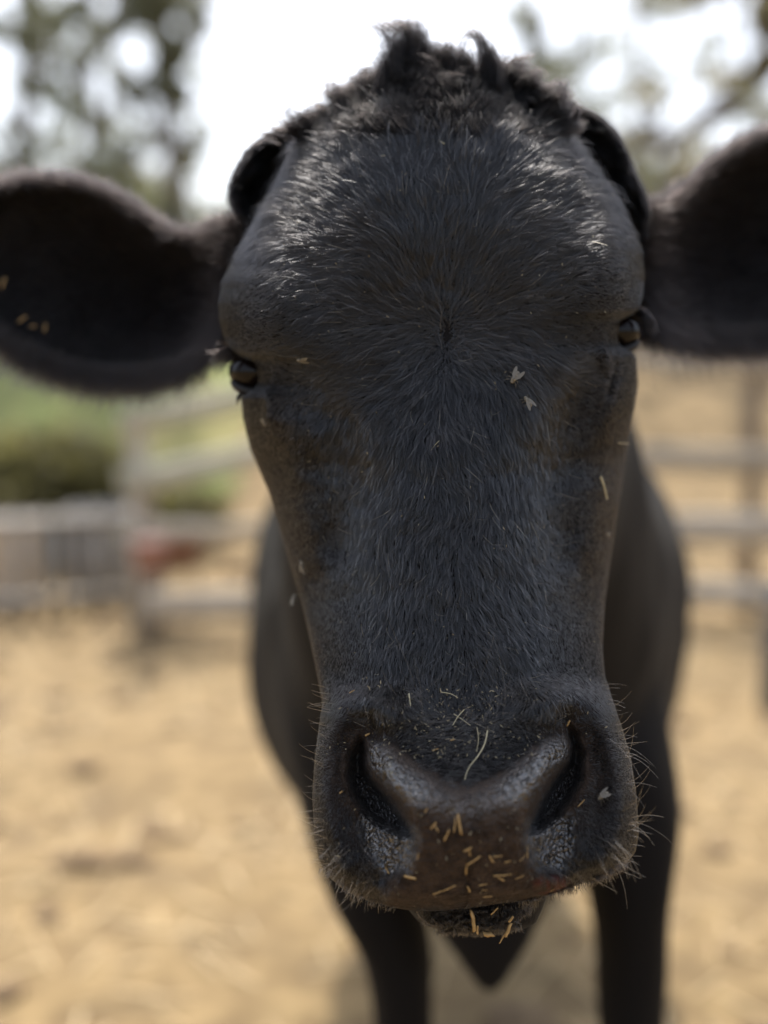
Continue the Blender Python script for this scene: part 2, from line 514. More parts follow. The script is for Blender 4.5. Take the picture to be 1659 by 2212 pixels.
def head_attrs():
    n = len(HV)
    pad = np.zeros((len(rows), HM)); wet = np.zeros_like(pad); pink = np.zeros_like(pad)
    x, y = HX, HY
    pd = polydist(x, y, PAD, True)
    nz = vnoise(x / 14, y / 14, 12)
    p_ = sstep(12, -14, pd + 14 * (nz - .5))
    for NN in (NL, NR):
        p_ = np.maximum(p_, .6 * np.exp(-(np.maximum(polydist(x, y, NN, True), 0) / 55) ** 2))
    pad[:, :281] = p_
    top = np.exp(-(polydist(x, y, [(808, 1630), (850, 1672), (900, 1705)]) / 27) ** 2) \
        + np.exp(-(polydist(x, y, [(1206, 1622), (1160, 1655), (1112, 1700)]) / 29) ** 2) \
        + 0.42 * np.exp(-(polydist(x, y, [(905, 1715), (1000, 1745), (1110, 1710)]) / 30) ** 2)
    w_ = np.clip(top, 0, 1) * sstep(8, -8, pd)
    for WW in (WETL, WETR):
        w_ = np.maximum(w_, sstep(22, -16, polydist(x, y, WW, True) + 16 * (nz - .5)))
    for NN in (NL, NR):
        w_ = np.maximum(w_, 0.5 * sstep(0, -16, polydist(x, y, NN, True)))
    wet[:, :281] = w_
    pink[:, :281] = sstep(46, 6, np.hypot((x - 1195) * .75, (y - 1914) * 1.5)) * sstep(.40, .72, vnoise(x / 5, y / 16, 8)) * 0.5
    return [np.concatenate([a.ravel(), [0, 0]]) for a in (pad, wet, pink)]


ATT = head_attrs()


def simple(rows_t, Lt, Rt, ct, Bt, Bbt, p=2.2, n=60, cols=61, bc=41):
    r = np.linspace(rows_t[0], rows_t[1], n)
    f = lambda t: prof(t, r, 2) if not np.isscalar(t) else np.full(n, float(t))
    L, R, c, B, Bb = f(Lt), f(Rt), f(ct), f(Bt), f(Bbt)
    return loft(r, L, R, c, B, Bb, np.full(n, p), cols, bc)


# poll and temples behind the forehead (left and right lumps of hide and ear roots)
PO = simple((190, 900), [(190, 860), (215, 760), (262, 660), (290, 590), (320, 545), (380, 505), (430, 500), (470, 520), (560, 510), (700, 490), (900, 620)],
            [(190, 1060), (205, 1150), (225, 1215), (250, 1290), (300, 1325), (360, 1352), (420, 1382), (460, 1400), (560, 1410), (700, 1400), (900, 1300)],
            [(190, .735), (300, .700), (900, .70)], [(190, .02), (260, .05), (900, .06)], [(190, .05), (350, .16), (900, .18)], 2.4, 90, 121)
# chin
CH = simple((1915, 2024), [(1915, 900), (1935, 862), (1965, 882), (1995, 908), (2008, 945), (2018, 985), (2024, 1020)],
            [(1915, 1150), (1935, 1182), (1965, 1172), (1995, 1158), (2008, 1130), (2018, 1085), (2024, 1050)],
            [(1915, .575), (1950, .560), (2000, .562), (2036, .585)], [(1915, .02), (1960, .04), (2036, .015)], [(1915, .04), (1990, .06), (2036, .02)], 2.2, 40, 61)
# brisket hanging between the forelegs
BR = simple((1500, 2180), [(1500, 800), (1850, 840), (1950, 880), (2050, 950), (2120, 1004), (2165, 1036), (2180, 1050)],
            [(1500, 1260), (1850, 1225), (1950, 1205), (2050, 1160), (2120, 1112), (2165, 1084), (2180, 1070)],
            [(1500, .98), (2180, 1.02)], [(1500, .06), (2180, .02)], [(1500, .2), (1900, .10), (2180, .03)], 2.0, 60, 41)


def ear(xs_t, top, bot, dep, cup, n=110, k=81, thick=0.012):
    x = np.linspace(xs_t[0], xs_t[1], n)
    T = prof(top, x, 4); Bt = prof(bot, x, 4); dd = prof(dep, x, 4); cu = prof(cup, x, 4)
    th = np.linspace(-math.pi / 2, math.pi / 2, k); s = np.sin(th)
    X = np.repeat(x[:, None], k, 1)
    Y = ((T + Bt) / 2)[:, None] + ((Bt - T) / 2)[:, None] * s
    env = np.sqrt(np.maximum(1 - s ** 2, 0))
    D = dd[:, None] + cu[:, None] * (1 - np.abs(s) ** 2.2) + 0.004 * (vnoise(X / 50, Y / 50, 31) - .5)
    Db = dd[:, None] + (np.maximum(cu, 0.0)[:, None] + thick + 0.5 * np.abs(cu)[:, None]) * env
    Vf = U(X, Y, D); Vb = U(X, Y, np.maximum(Db, D + 0.0015))[:, 1:-1][:, ::-1]
    V = np.concatenate([Vf, Vb], 1); m = V.shape[1]
    idx = np.arange(n * m).reshape(n, m); nx = np.roll(idx, -1, 1)
    q = np.stack([idx[:-1], idx[1:], nx[1:], nx[:-1]], -1).reshape(-1, 4)
    V2 = np.concatenate([V.reshape(-1, 3), [V[0].mean(0), V[-1].mean(0)]])
    a, b = len(V2) - 2, len(V2) - 1
    t = np.concatenate([np.stack([np.full(m, a), idx[0], np.roll(idx[0], -1)], -1), np.stack([np.full(m, b), np.roll(idx[-1], -1), idx[-1]], -1)])
    return V2, [q, t], (X, Y, D, Vf, Vb[:, ::-1])


EL = ear((-150, 620), [(-150, 560), (-110, 480), (-60, 430), (0, 406), (60, 393), (130, 390), (190, 402), (250, 424), (300, 455), (350, 492), (395, 514), (440, 512), (490, 480), (560, 480), (620, 540)],
         [(-150, 570), (-110, 640), (-60, 678), (0, 712), (60, 752), (120, 774), (180, 793), (250, 803), (320, 800), (380, 787), (420, 775), (450, 750), (490, 716), (560, 700), (620, 640)],
         [(-150, .74), (0, .735), (250, .735), (400, .72), (500, .70), (620, .72)], [(-150, .004), (0, .03), (200, .045), (330, .05), (420, .03), (500, -.01), (620, -.01)])
ER = ear((1290, 1840), [(1290, 540), (1350, 470), (1400, 452), (1440, 440), (1490, 398), (1540, 352), (1600, 312), (1659, 290), (1720, 300), (1790, 360), (1840, 470)],
         [(1290, 620), (1350, 680), (1400, 690), (1440, 700), (1490, 713), (1540, 714), (1600, 715), (1659, 711), (1720, 700), (1790, 620), (1840, 490)],
         [(1290, .72), (1400, .70), (1500, .73), (1650, .745), (1840, .74)], [(1290, -.01), (1390, -.012), (1450, .02), (1560, .045), (1700, .03), (1840, .004)])


def world_ring_loft(rings, k=40, p=2.3):
    """rings of (px, py, d, half width m, half height m)"""
    V = []
    t = np.linspace(0, 2 * math.pi, k, endpoint=False)
    cx = np.sign(np.cos(t)) * np.abs(np.cos(t)) ** (2 / p); sy = np.sign(np.sin(t)) * np.abs(np.sin(t)) ** (2 / p)
    for (px, py, d, hw, hh) in rings:
        c = U(px, py, d)
        V.append(c + hw * cx[:, None] * RT + hh * sy[:, None] * np.array([0, 0, 1.0]))
    V = np.array(V); n = len(V)
    idx = np.arange(n * k).reshape(n, k); nx = np.roll(idx, -1, 1)
    q = np.stack([idx[:-1], nx[:-1], nx[1:], idx[1:]], -1).reshape(-1, 4)
    V2 = np.concatenate([V.reshape(-1, 3), [V[0].mean(0), V[-1].mean(0)]])
    a, b = n * k, n * k + 1
    tt = np.concatenate([np.stack([np.full(k, a), np.roll(idx[0], -1), idx[0]], -1), np.stack([np.full(k, b), idx[-1], np.roll(idx[-1], -1)], -1)])
    return V2, [q, tt]


def limb(pts, k=20):
    """vertical limb: rows (px, py, d, half width px, half thickness m) swept downwards, horizontal sections"""
    t = np.linspace(0, 2 * math.pi, k, endpoint=False)
    V = []
    for (px, py, d, hw, ht) in pts:
        c = U(px, py, d)
        V.append(c + (hw / F * d) * np.cos(t)[:, None] * RT + ht * np.sin(t)[:, None] * np.array([0, 1.0, 0]))
    V = np.array(V); n = len(V)
    idx = np.arange(n * k).reshape(n, k); nx = np.roll(idx, -1, 1)
    q = np.stack([idx[:-1], idx[1:], nx[1:], nx[:-1]], -1).reshape(-1, 4)
    V2 = np.concatenate([V.reshape(-1, 3), [V[0].mean(0), V[-1].mean(0)]])
    a, b = n * k, n * k + 1
    tt = np.concatenate([np.stack([np.full(k, a), idx[0], np.roll(idx[0], -1)], -1), np.stack([np.full(k, b), np.roll(idx[-1], -1), idx[-1]], -1)])
    return V2, [q, tt]


def join(parts):
    Vs, q4, q3, n = [], [], [], 0
    for V, fs in parts:
        for f in fs:
            (q4 if f.shape[1] == 4 else q3).append(f + n)
        Vs.append(V); n += len(V)
    return np.concatenate(Vs), [np.concatenate(q4), np.concatenate(q3)]


def ground_py(d):
    return H0 / 2 + F * ((CAM[2] - d * math.sin(PITCH)) / (d * math.cos(PITCH)))


TR = world_ring_loft([(955, 800, .72, .10, .10), (960, 880, .82, .13, .15), (985, 1020, .95, .15, .20), (1010, 1250, 1.08, .19, .26), (1012, 1400, 1.2, .222, .285),
                      (1012, 1400, 1.35, .26, .31), (1010, 1360, 1.55, .318, .345), (1008, 1330, 1.75, .352, .36), (1005, 1260, 1.98, .352, .37), (1003, 1170, 2.25, .32, .37),
                      (1000, 1090, 2.5, .27, .33), (998, 1040, 2.68, .18, .25), (997, 1020, 2.76, .07, .12)])
gy = ground_py(1.17)
LGL = limb([(800, 1380, 1.25, 200, .13), (765, 1560, 1.22, 168, .13), (775, 1750, 1.2, 140, .11), (800, 1900, 1.18, 108, .09), (852, 2050, 1.17, 84, .065), (866, 2170, 1.17, 70, .05), (872, 2330, 1.17, 62, .042),
            (874, 2520, 1.17, 72, .048), (876, 2620, 1.17, 66, .045), (878, 2740, 1.18, 44, .028), (880, 2980, 1.18, 44, .028), (880, 3070, 1.17, 58, .036), (880, 3110, 1.16, 50, .036), (882, gy - 60, 1.15, 62, .05), (882, gy, 1.15, 70, .058)])
LGR = limb([(1230, 1380, 1.25, 190, .13), (1285, 1560, 1.22, 166, .13), (1330, 1720, 1.2, 136, .11), (1360, 1880, 1.18, 98, .09), (1368, 2020, 1.17, 80, .065), (1366, 2170, 1.17, 78, .05), (1364, 2330, 1.17, 66, .042),
            (1362, 2520, 1.17, 74, .048), (1360, 2620, 1.17, 66, .045), (1358, 2740, 1.18, 44, .028), (1356, 2980, 1.18, 44, .028), (1356, 3070, 1.17, 58, .036), (1356, 3110, 1.16, 50, .036), (1354, gy - 60, 1.15, 62, .05), (1354, gy, 1.15, 70, .058)])
g2 = ground_py(2.45)


def hind(px):
    s = 1 if px > 1000 else -1
    return limb([(px, 1150, 2.35, 190, .20), (px + 8 * s, 1350, 2.36, 150, .17), (px, 1500, 2.36, 100, .11), (px - 4 * s, 1620, 2.44, 66, .07), (px - 4 * s, 1690, 2.5, 50, .05), (px - 4 * s, 1760, 2.48, 42, .035),
                 (px, 1860, 2.46, 36, .03), (px, g2 - 70, 2.45, 40, .035), (px, g2 - 20, 2.43, 46, .05), (px, g2, 2.43, 50, .055)])


HIL, HIR = hind(872), hind(1160)
TAIL = limb([(998, 1000, 2.70, 30, .03), (998, 1200, 2.80, 18, .02), (998, 1500, 2.80, 14, .015), (998, 1600, 2.80, 30, .03), (998, 1780, 2.80, 8, .008)], 10)


def remesh(V, fs, vox, iters=8):
    o = obj('tmp', mesh_np('tmp', V, fs))
    m = o.modifiers.new('r', 'REMESH'); m.mode = 'VOXEL'; m.voxel_size = vox
    s = o.modifiers.new('s', 'SMOOTH'); s.iterations = iters; s.factor = 0.5
    dg = bpy.context.evaluated_depsgraph_get()
    me = bpy.data.meshes.new_from_object(o.evaluated_get(dg))
    bpy.data.objects.remove(o)
    v = np.empty(len(me.vertices) * 3, np.float32); me.vertices.foreach_get('co', v)
    me.vertices.foreach_set('co', body_relief(v.reshape(-1, 3).astype(float)).astype(np.float32).ravel()); me.update()
    return me


def body_relief(V):
    x, y, z = V[:, 0], V[:, 1], V[:, 2]
    c = np.array([.115, 1.6, .85])
    n = V - c; n[:, 1] = 0; n /= np.linalg.norm(n, axis=1, keepdims=True) + 1e-9
    a = .022 * (vnoise(y * 7, z * 4 + x * 3, 61) - .5) + .012 * (vnoise(y * 16 + x * 6, z * 11, 62) - .5)
    return V + n * a[:, None]


trunk_me = remesh(*join([(TR[0], TR[1]), (BR[0], BR[1]), LGL, LGR, HIL, HIR, TAIL]), 0.013, 10)
M_hide = skin_mat()
hV, hF = join([(HV, HF)])
head_me = mesh_np('cow', hV, hF)
for nme, a in zip(('pad', 'wet', 'pink'), ATT):
    at = head_me.attributes.new(nme, 'FLOAT', 'POINT'); at.data.foreach_set('value', a.astype(np.float32))
cow = obj('cow', head_me, M_hide)
tag(cow, 'black cow facing the camera with a damp muzzle and straw flecks', 'cow')
adds = [obj('tmp_a', mesh_np('tmp_a', *join([(PO[0], PO[1])]))), obj('tmp_b', mesh_np('tmp_b', *join([(CH[0], CH[1])]))),
        obj('tmp_c', mesh_np('tmp_c', *join([(EL[0], EL[1])]))), obj('tmp_d', mesh_np('tmp_d', *join([(ER[0], ER[1])]))), obj('tmp_e', trunk_me)]
for t in adds:
    bm = bmesh.new(); bm.from_mesh(t.data); bmesh.ops.recalc_face_normals(bm, faces=bm.faces); bm.to_mesh(t.data); bm.free()
bm = bmesh.new(); bm.from_mesh(cow.data); bmesh.ops.recalc_face_normals(bm, faces=bm.faces); bm.to_mesh(cow.data); bm.free()
n0 = len(cow.data.vertices)
for t in adds:
    b = cow.modifiers.new('u', 'BOOLEAN'); b.operation = 'UNION'; b.object = t; b.solver = 'MANIFOLD'
dg = bpy.context.evaluated_depsgraph_get()
me2 = bpy.data.meshes.new_from_object(cow.evaluated_get(dg))
print('UNION', n0, [len(t.data.vertices) for t in adds], len(me2.vertices), [a.name for a in me2.attributes])
ok = len(me2.vertices) > n0
cow.modifiers.clear()
if ok:
    cow.data = me2
    if not cow.data.materials: cow.data.materials.append(M_hide)
else:                                                       # union failed: keep the shells, overlapping, in the one mesh
    bm = bmesh.new(); bm.from_mesh(cow.data)
    for t in adds: bm.from_mesh(t.data)
    bm.to_mesh(cow.data); bm.free()
cow.data.polygons.foreach_set('use_smooth', np.ones(len(cow.data.polygons), bool))
cow.data.polygons.foreach_set('material_index', np.zeros(len(cow.data.polygons), np.int32))
cow.data.name = 'cow'
for t in adds: bpy.data.objects.remove(t)


# ------------------------------------------------------------------ hair
def hair(name, P, rad, m, parent, tint=None, taper=0.25):
    """P: (n, k, 3) strand points; rad: (n,) root radius"""
    n, k, _ = P.shape
    hc = bpy.data.hair_curves.new(name)
    hc.add_curves([k] * n)
    hc.attributes['position'].data.foreach_set('vector', P.astype(np.float32).ravel())
    t = np.linspace(1, taper, k)
    r = (rad[:, None] * t).astype(np.float32)
    at = hc.attributes.get('radius') or hc.attributes.new('radius', 'FLOAT', 'POINT')
    at.data.foreach_set('value', r.ravel())
    tn = hc.attributes.new('tint', 'FLOAT', 'CURVE')
    tn.data.foreach_set('value', (np.zeros(n) if tint is None else tint).astype(np.float32))
    hc.materials.append(m)
    o = bpy.data.objects.new(name, hc)
    return link(o, parent)


def grid_normals(Pg):
    a = np.gradient(Pg, axis=1); b = np.gradient(Pg, axis=0)
    n = np.cross(b, a); n /= np.linalg.norm(n, axis=-1, keepdims=True) + 1e-12
    flip = (n @ FW) > 0
    return np.where(flip[..., None], -n, n)


def sample_grid(Pg, n, weight):
    """area-weighted random places on a grid surface -> row and column positions"""
    e1 = Pg[1:, :-1] - Pg[:-1, :-1]; e2 = Pg[:-1, 1:] - Pg[:-1, :-1]
    A = np.linalg.norm(np.cross(e1, e2), axis=-1) * weight[:-1, :-1]
    c = np.cumsum(A.ravel()); c /= c[-1]
    i = np.searchsorted(c, rng.random(n))
    r, q = np.divmod(i, A.shape[1])
    return r, q, rng.random(n), rng.random(n)


def bil(G_, r, q, u, v):
    sh = (slice(None),) + (None,) * (G_.ndim - 2)
    u, v = u[sh], v[sh]
    return (G_[r, q] * (1 - u) * (1 - v) + G_[r + 1, q] * u * (1 - v) + G_[r, q + 1] * (1 - u) * v + G_[r + 1, q + 1] * u * v)


def clump_centre(x, y, cell, seed):
    """nearest of a jittered grid of clump centres, in px"""
    gx, gy_ = np.floor(x / cell), np.floor(y / cell)
    best = np.full(x.shape, 1e18); bx = x.copy(); by = y.copy(); bid = np.zeros(x.shape)
    for i in (-1, 0, 1):
        for j in (-1, 0, 1):
            a, b = gx + i, gy_ + j
            h1 = np.sin(a * 127.1 + b * 311.7 + seed) * 43758.5453; h1 -= np.floor(h1)
            h2 = np.sin(a * 269.5 + b * 183.3 + seed) * 24634.6345; h2 -= np.floor(h2)
            cx, cy = (a + h1) * cell, (b + h2) * cell
            d = (cx - x) ** 2 + (cy - y) ** 2
            m = d < best
            best = np.where(m, d, best); bx = np.where(m, cx, bx); by = np.where(m, cy, by); bid = np.where(m, h1, bid)
    return bx, by, bid


def flow(x, y):
    """lie of the coat on the face, in picture directions"""
    rx, ry = x - 965 - 14 * (vnoise(x / 40, y / 40, 55) - .5), y - 742
    ry = ry - np.clip(ry, -38, 38) * .9
    r = np.hypot(rx, ry) + 1e-6
    ux, uy = rx / r, ry / r
    # upper fan: rises from the whorl and sweeps out to the temples
    out = np.sign(rx) * sstep(40, 330, np.abs(rx))
    ax = 0.9 * ux + 1.1 * out
    ay = uy * (1 - 0.75 * sstep(120, 360, np.abs(rx))) + np.where(rx < 0, 0.35, -0.12) * sstep(100, 380, np.abs(rx))
    # lower: falls down the bridge, spreading a little
    k = np.exp(-(r / 190) ** 2)
    bx = ux * (k + 0.05) + 0.30 * np.clip(rx / 260, -1.3, 1.3)
    by = uy * k + 1.0
    m = sstep(-120, 150, ry - 0.22 * np.abs(rx))
    fx = ax * (1 - m) + bx * m; fy = ay * (1 - m) + by * m
    # muzzle: outwards round the nostrils
    mm = sstep(1500, 1580, y)
    cx = np.where(x < 1010, 800, 1220)
    qx, qy = x - cx, y - 1690
    q = np.hypot(qx, qy) + 1e-6
    fx = fx * (1 - mm) + mm * (qx / q + 0.0); fy = fy * (1 - mm) + mm * (qy / q * .6 + 0.35)
    # whirl of noise
    ang = 0.5 * (vnoise(x / 70, y / 70, 41) - .5) * 2
    c, s = np.cos(ang), np.sin(ang)
    fx, fy = fx * c - fy * s, fx * s + fy * c
    n = np.hypot(fx, fy) + 1e-9
    return fx / n, fy / n


def face_coat():
    x, y = HX, HY
    pd = polydist(x, y, PAD, True)
    wgt = 1 - sstep(34, -10, pd + 30 * (vnoise(x / 12, y / 12, 6) - .5))
    for NN in (NL, NR):
        wgt *= sstep(-2, 22, polydist(x, y, NN, True))
    for WW in (WETL, WETR):
        wgt *= sstep(-10, 25, polydist(x, y, WW, True) + 20 * (vnoise(x / 10, y / 10, 7) - .5))
    low = (y > 1935)
    wgt[low] *= 0.35
    wgt[y > 1962] = 0
    wgt = wgt * (1 - 0.85 * sstep(268, 232, y + 14 * (vnoise(x / 25, y / 25, 9) - .5)))
    wgt = wgt * (1 - 0.25 * sstep(.72, .98, np.abs((x - (Lh + Rh)[:, None] / 2) / ((Rh - Lh)[:, None] / 2 + 1e-6))) * sstep(480, 700, y) * sstep(1560, 1480, y))
    # eyes stay clear
    wgt *= 1 - 0.9 * np.exp(-(((x - 540) / 18) ** 2 + ((y - 805) / 32) ** 2))
    Nn = grid_normals(HFRONT)
    n = 215000
    r, q, u, v = sample_grid(HFRONT, n, wgt)
    P0 = bil(HFRONT, r, q, u, v); N0 = bil(Nn, r, q, u, v); N0 /= np.linalg.norm(N0, axis=1, keepdims=True)
    X = bil(HX, r, q, u, v); Y = bil(HY, r, q, u, v)
    fx, fy = flow(X, Y)
    ja = rng.normal(0, 1, n) * (0.16 + .75 * np.exp(-(((X - 965) / 30) ** 2 + ((Y - 742) / 60) ** 2))); c, s = np.cos(ja), np.sin(ja)
    fx, fy = fx * c - fy * s, fx * s + fy * c
    T = fx[:, None] * RT - fy[:, None] * UP
    T = T - (T * N0).sum(1)[:, None] * N0
    T /= np.linalg.norm(T, axis=1, keepdims=True) + 1e-9
    Ln = prof([(142, .014), (250, .014), (400, .0125), (650, .0105), (760, .0125), (900, .0115), (1100, .0092), (1350, .0075), (1450, .0062), (1510, .0050), (1600, .0036), (1700, .0033), (1850, .0034), (1920, .0036), (1968, .004)], Y)
    side = np.clip((np.abs(bil(np.repeat(np.sin(np.linspace(-math.pi / 2, math.pi / 2, 281))[None], len(rows), 0), r, q, u, v)) - .55) / .4, 0, 1)
    eyeband = np.exp(-(((Y - 780) / 130) ** 2)) * side
    sabs = np.abs((X - np.interp(Y, rows, (Lh + Rh) / 2)) / np.interp(Y, rows, (Rh - Lh) / 2))
    brow = np.exp(-(((X - 560) / 120) ** 2 + ((Y - 690) / 140) ** 2)) + np.exp(-(((X - 1320) / 115) ** 2 + ((Y - 640) / 150) ** 2))
    sleek = np.clip(brow + sstep(.42, .72, sabs) * sstep(800, 900, Y) * sstep(1520, 1440, Y), 0, 1)
    Ln = Ln * (1 - 0.55 * side * sstep(420, 700, Y)) * (1 - 0.5 * eyeband) * (1 - .55 * sleek) * rng.uniform(0.65, 1.2, n)
    lift = (0.10 + 0.22 * rng.random(n)) * (0.5 + 1.0 * vnoise(X / 30, Y / 30, 17))
    side2 = side * sstep(480, 680, Y)
    lift = lift * (1 - side2) + side2 * 0.12
    lift *= 1 - .5 * sleek
    lift += 0.22 * sstep(1520, 1620, Y)
    wild = rng.random(n) < 0.025
    lift = np.where(wild, lift * 2.2, lift)
    Ln = np.where(wild, Ln * 1.25, Ln)
    # clumps
    cell = 20
    cx, cy, cid = clump_centre(X, Y, cell, 1.7)
    d0 = HD[np.clip(np.interp(Y, rows, np.arange(len(rows))).astype(int), 0, len(rows) - 1), q]
    dx = (cx - X) / F * d0; dy = -(cy - Y) / F * d0
    toC = dx[:, None] * RT + dy[:, None] * UP
    toC = toC - (toC * N0).sum(1)[:, None] * N0
    pull = 0.72 * (0.35 + 0.65 * sstep(1500, 1250, Y)) * (1 - .85 * side * sstep(480, 680, Y)) * (1 - .7 * sleek)
    lift = lift * (0.75 + 0.5 * cid)
    k = 6
    t = np.linspace(0, 1, k)
    bend = rng.normal(0, 0.10, (n, 1)) * np.cross(N0, T)
    P = np.zeros((n, k, 3))
    for i, ti in enumerate(t):
        P[:, i] = P0 + (Ln * ti)[:, None] * (T + bend * ti) + (Ln * lift * (ti * 1.25 - 0.75 * ti ** 2.2))[:, None] * N0 + toC * (pull * ti ** 1.4)[:, None]
    P[:, 0] -= N0 * 0.0006
    rad = rng.uniform(0.00011, 0.00023, n) * (1 - 0.3 * side) * (1 - .12 * sleek) * np.where(Y > 1540, .8, 1)
    # rusty brown cheeks, eye corners and lip line; grey whorl
    bt = 0.10 + 0.75 * side * sstep(840, 950, Y) * sstep(1560, 1440, Y) + 0.5 * np.exp(-(((X - 588) / 60) ** 2 + ((Y - 900) / 60) ** 2)) \
        + 0.5 * np.exp(-(((X - 700) / 40) ** 2 + ((Y - 1440) / 70) ** 2)) + 0.4 * np.exp(-(((X - 1290) / 40) ** 2 + ((Y - 830) / 70) ** 2)) \
        + 0.35 * sstep(1850, 1950, Y)
    bt = np.clip(bt * rng.uniform(.5, 1.3, n), 0, 1)
    hair('face_coat', P, rad, M_coat, cow, bt)
    # stray pale hairs
    n2 = 17000
    sel = rng.choice(n, n2, replace=False)
    sel = sel[(sabs[sel] < .78) & (Y[sel] > 320) & (Y[sel] < 1600) & (rng.random(len(sel)) < np.where(Y[sel] > 760, .75, .42) * (1 - .85 * sleek[sel]))]
    Q = P[sel].copy()
    base = Q[:, :1]
    lo = (Q - base) * rng.uniform(.7, 1.05, (len(sel), 1, 1)) + (np.linspace(0, 1, k)[None, :, None] ** 1.5 * (N0[sel][:, None] * 0.004 + rng.normal(0, .003, (len(sel), 1, 3)))) * np.where(np.arange(len(sel)) % 22 == 0, 1, .25)[:, None, None]
    hair('stray_hair', base + lo + N0[sel][:, None] * 0.001, np.where(np.arange(len(sel)) % 22 == 0, 0.00015, 0.00016), M_pale, cow, np.where(np.arange(len(sel)) % 22 == 0, rng.random(len(sel)), 0), 0.35)


M_coat = hair_mat('black_coat', (0.0042, 0.0044, 0.0051), (0.0105, 0.0076, 0.0060), 0.20, 0.38, 0.0, 1.60)
M_pale = hair_mat('pale_hair', (0.038, 0.040, 0.045), (0.40, 0.33, 0.2), 0.35, 0.5)
M_crest = hair_mat('crest_hair', (0.0030, 0.0028, 0.0030), (0.0065, 0.0052, 0.0049), 0.42, 0.5, 0.0, 1.24)
M_ear = hair_mat('ear_hair', (0.0055, 0.0052, 0.0058), (0.014, 0.0095, 0.008), 0.35, 0.45, 0.0, 1.45)
face_coat()


def tufts(name, guides, m, parent, rnd=1.0, k=10, rad=(0.00010, 0.0002)):
    """guides: (polyline of (px, py, d), strands, root spread px, tip spread px)"""
    allP, tint = [], []
    for gd in guides:
        pts, cnt, w0, w1 = gd[:4]
        loose = gd[4] if len(gd) > 4 else 1.0
        pts = np.array(pts, float)
        seg = np.concatenate([[0], np.cumsum(np.hypot(*np.diff(pts[:, :2], axis=0).T))]); seg /= seg[-1]
        t = np.linspace(0, 1, k)
        n = cnt
        stretch = rng.uniform(.55 if loose <= 1 else .35, 1.08, n)[:, None] * t[None]
        g = np.stack([np.interp(np.clip(stretch, 0, 1), seg, pts[:, j]) for j in range(3)], -1)
        for _ in range(2):
            g[:, 1:-1] = (g[:, :-2] + 2 * g[:, 1:-1] + g[:, 2:]) / 4
        ox = rng.normal(0, 1, n); oy = rng.normal(0, .4, n); od = rng.normal(0, 1, n)
        wd = w0 + (w1 - w0) * t ** 0.8
        wave = rng.normal(0, 5 * rnd * loose, (n, 1)) * np.sin(t[None] * rng.uniform(2, 7, (n, 1)) + rng.uniform(0, 6, (n, 1))) * t[None]
        g[..., 0] += ox[:, None] * wd[None] * .6 + wave
        g[..., 1] += oy[:, None] * wd[None] * .6 + rng.normal(0, 4 * rnd * loose, (n, 1)) * t[None] ** 2
        g[..., 2] += od[:, None] * wd[None] * .6 / F * .65
        allP.append(U(g[..., 0], g[..., 1], g[..., 2])); tint.append(np.clip(rng.normal(.35, .3, n), 0, 1))
    P = np.concatenate(allP); n = len(P)
    return hair(name, P, rng.uniform(rad[0], rad[1], n), m, parent, np.concatenate(tint), 0.3)


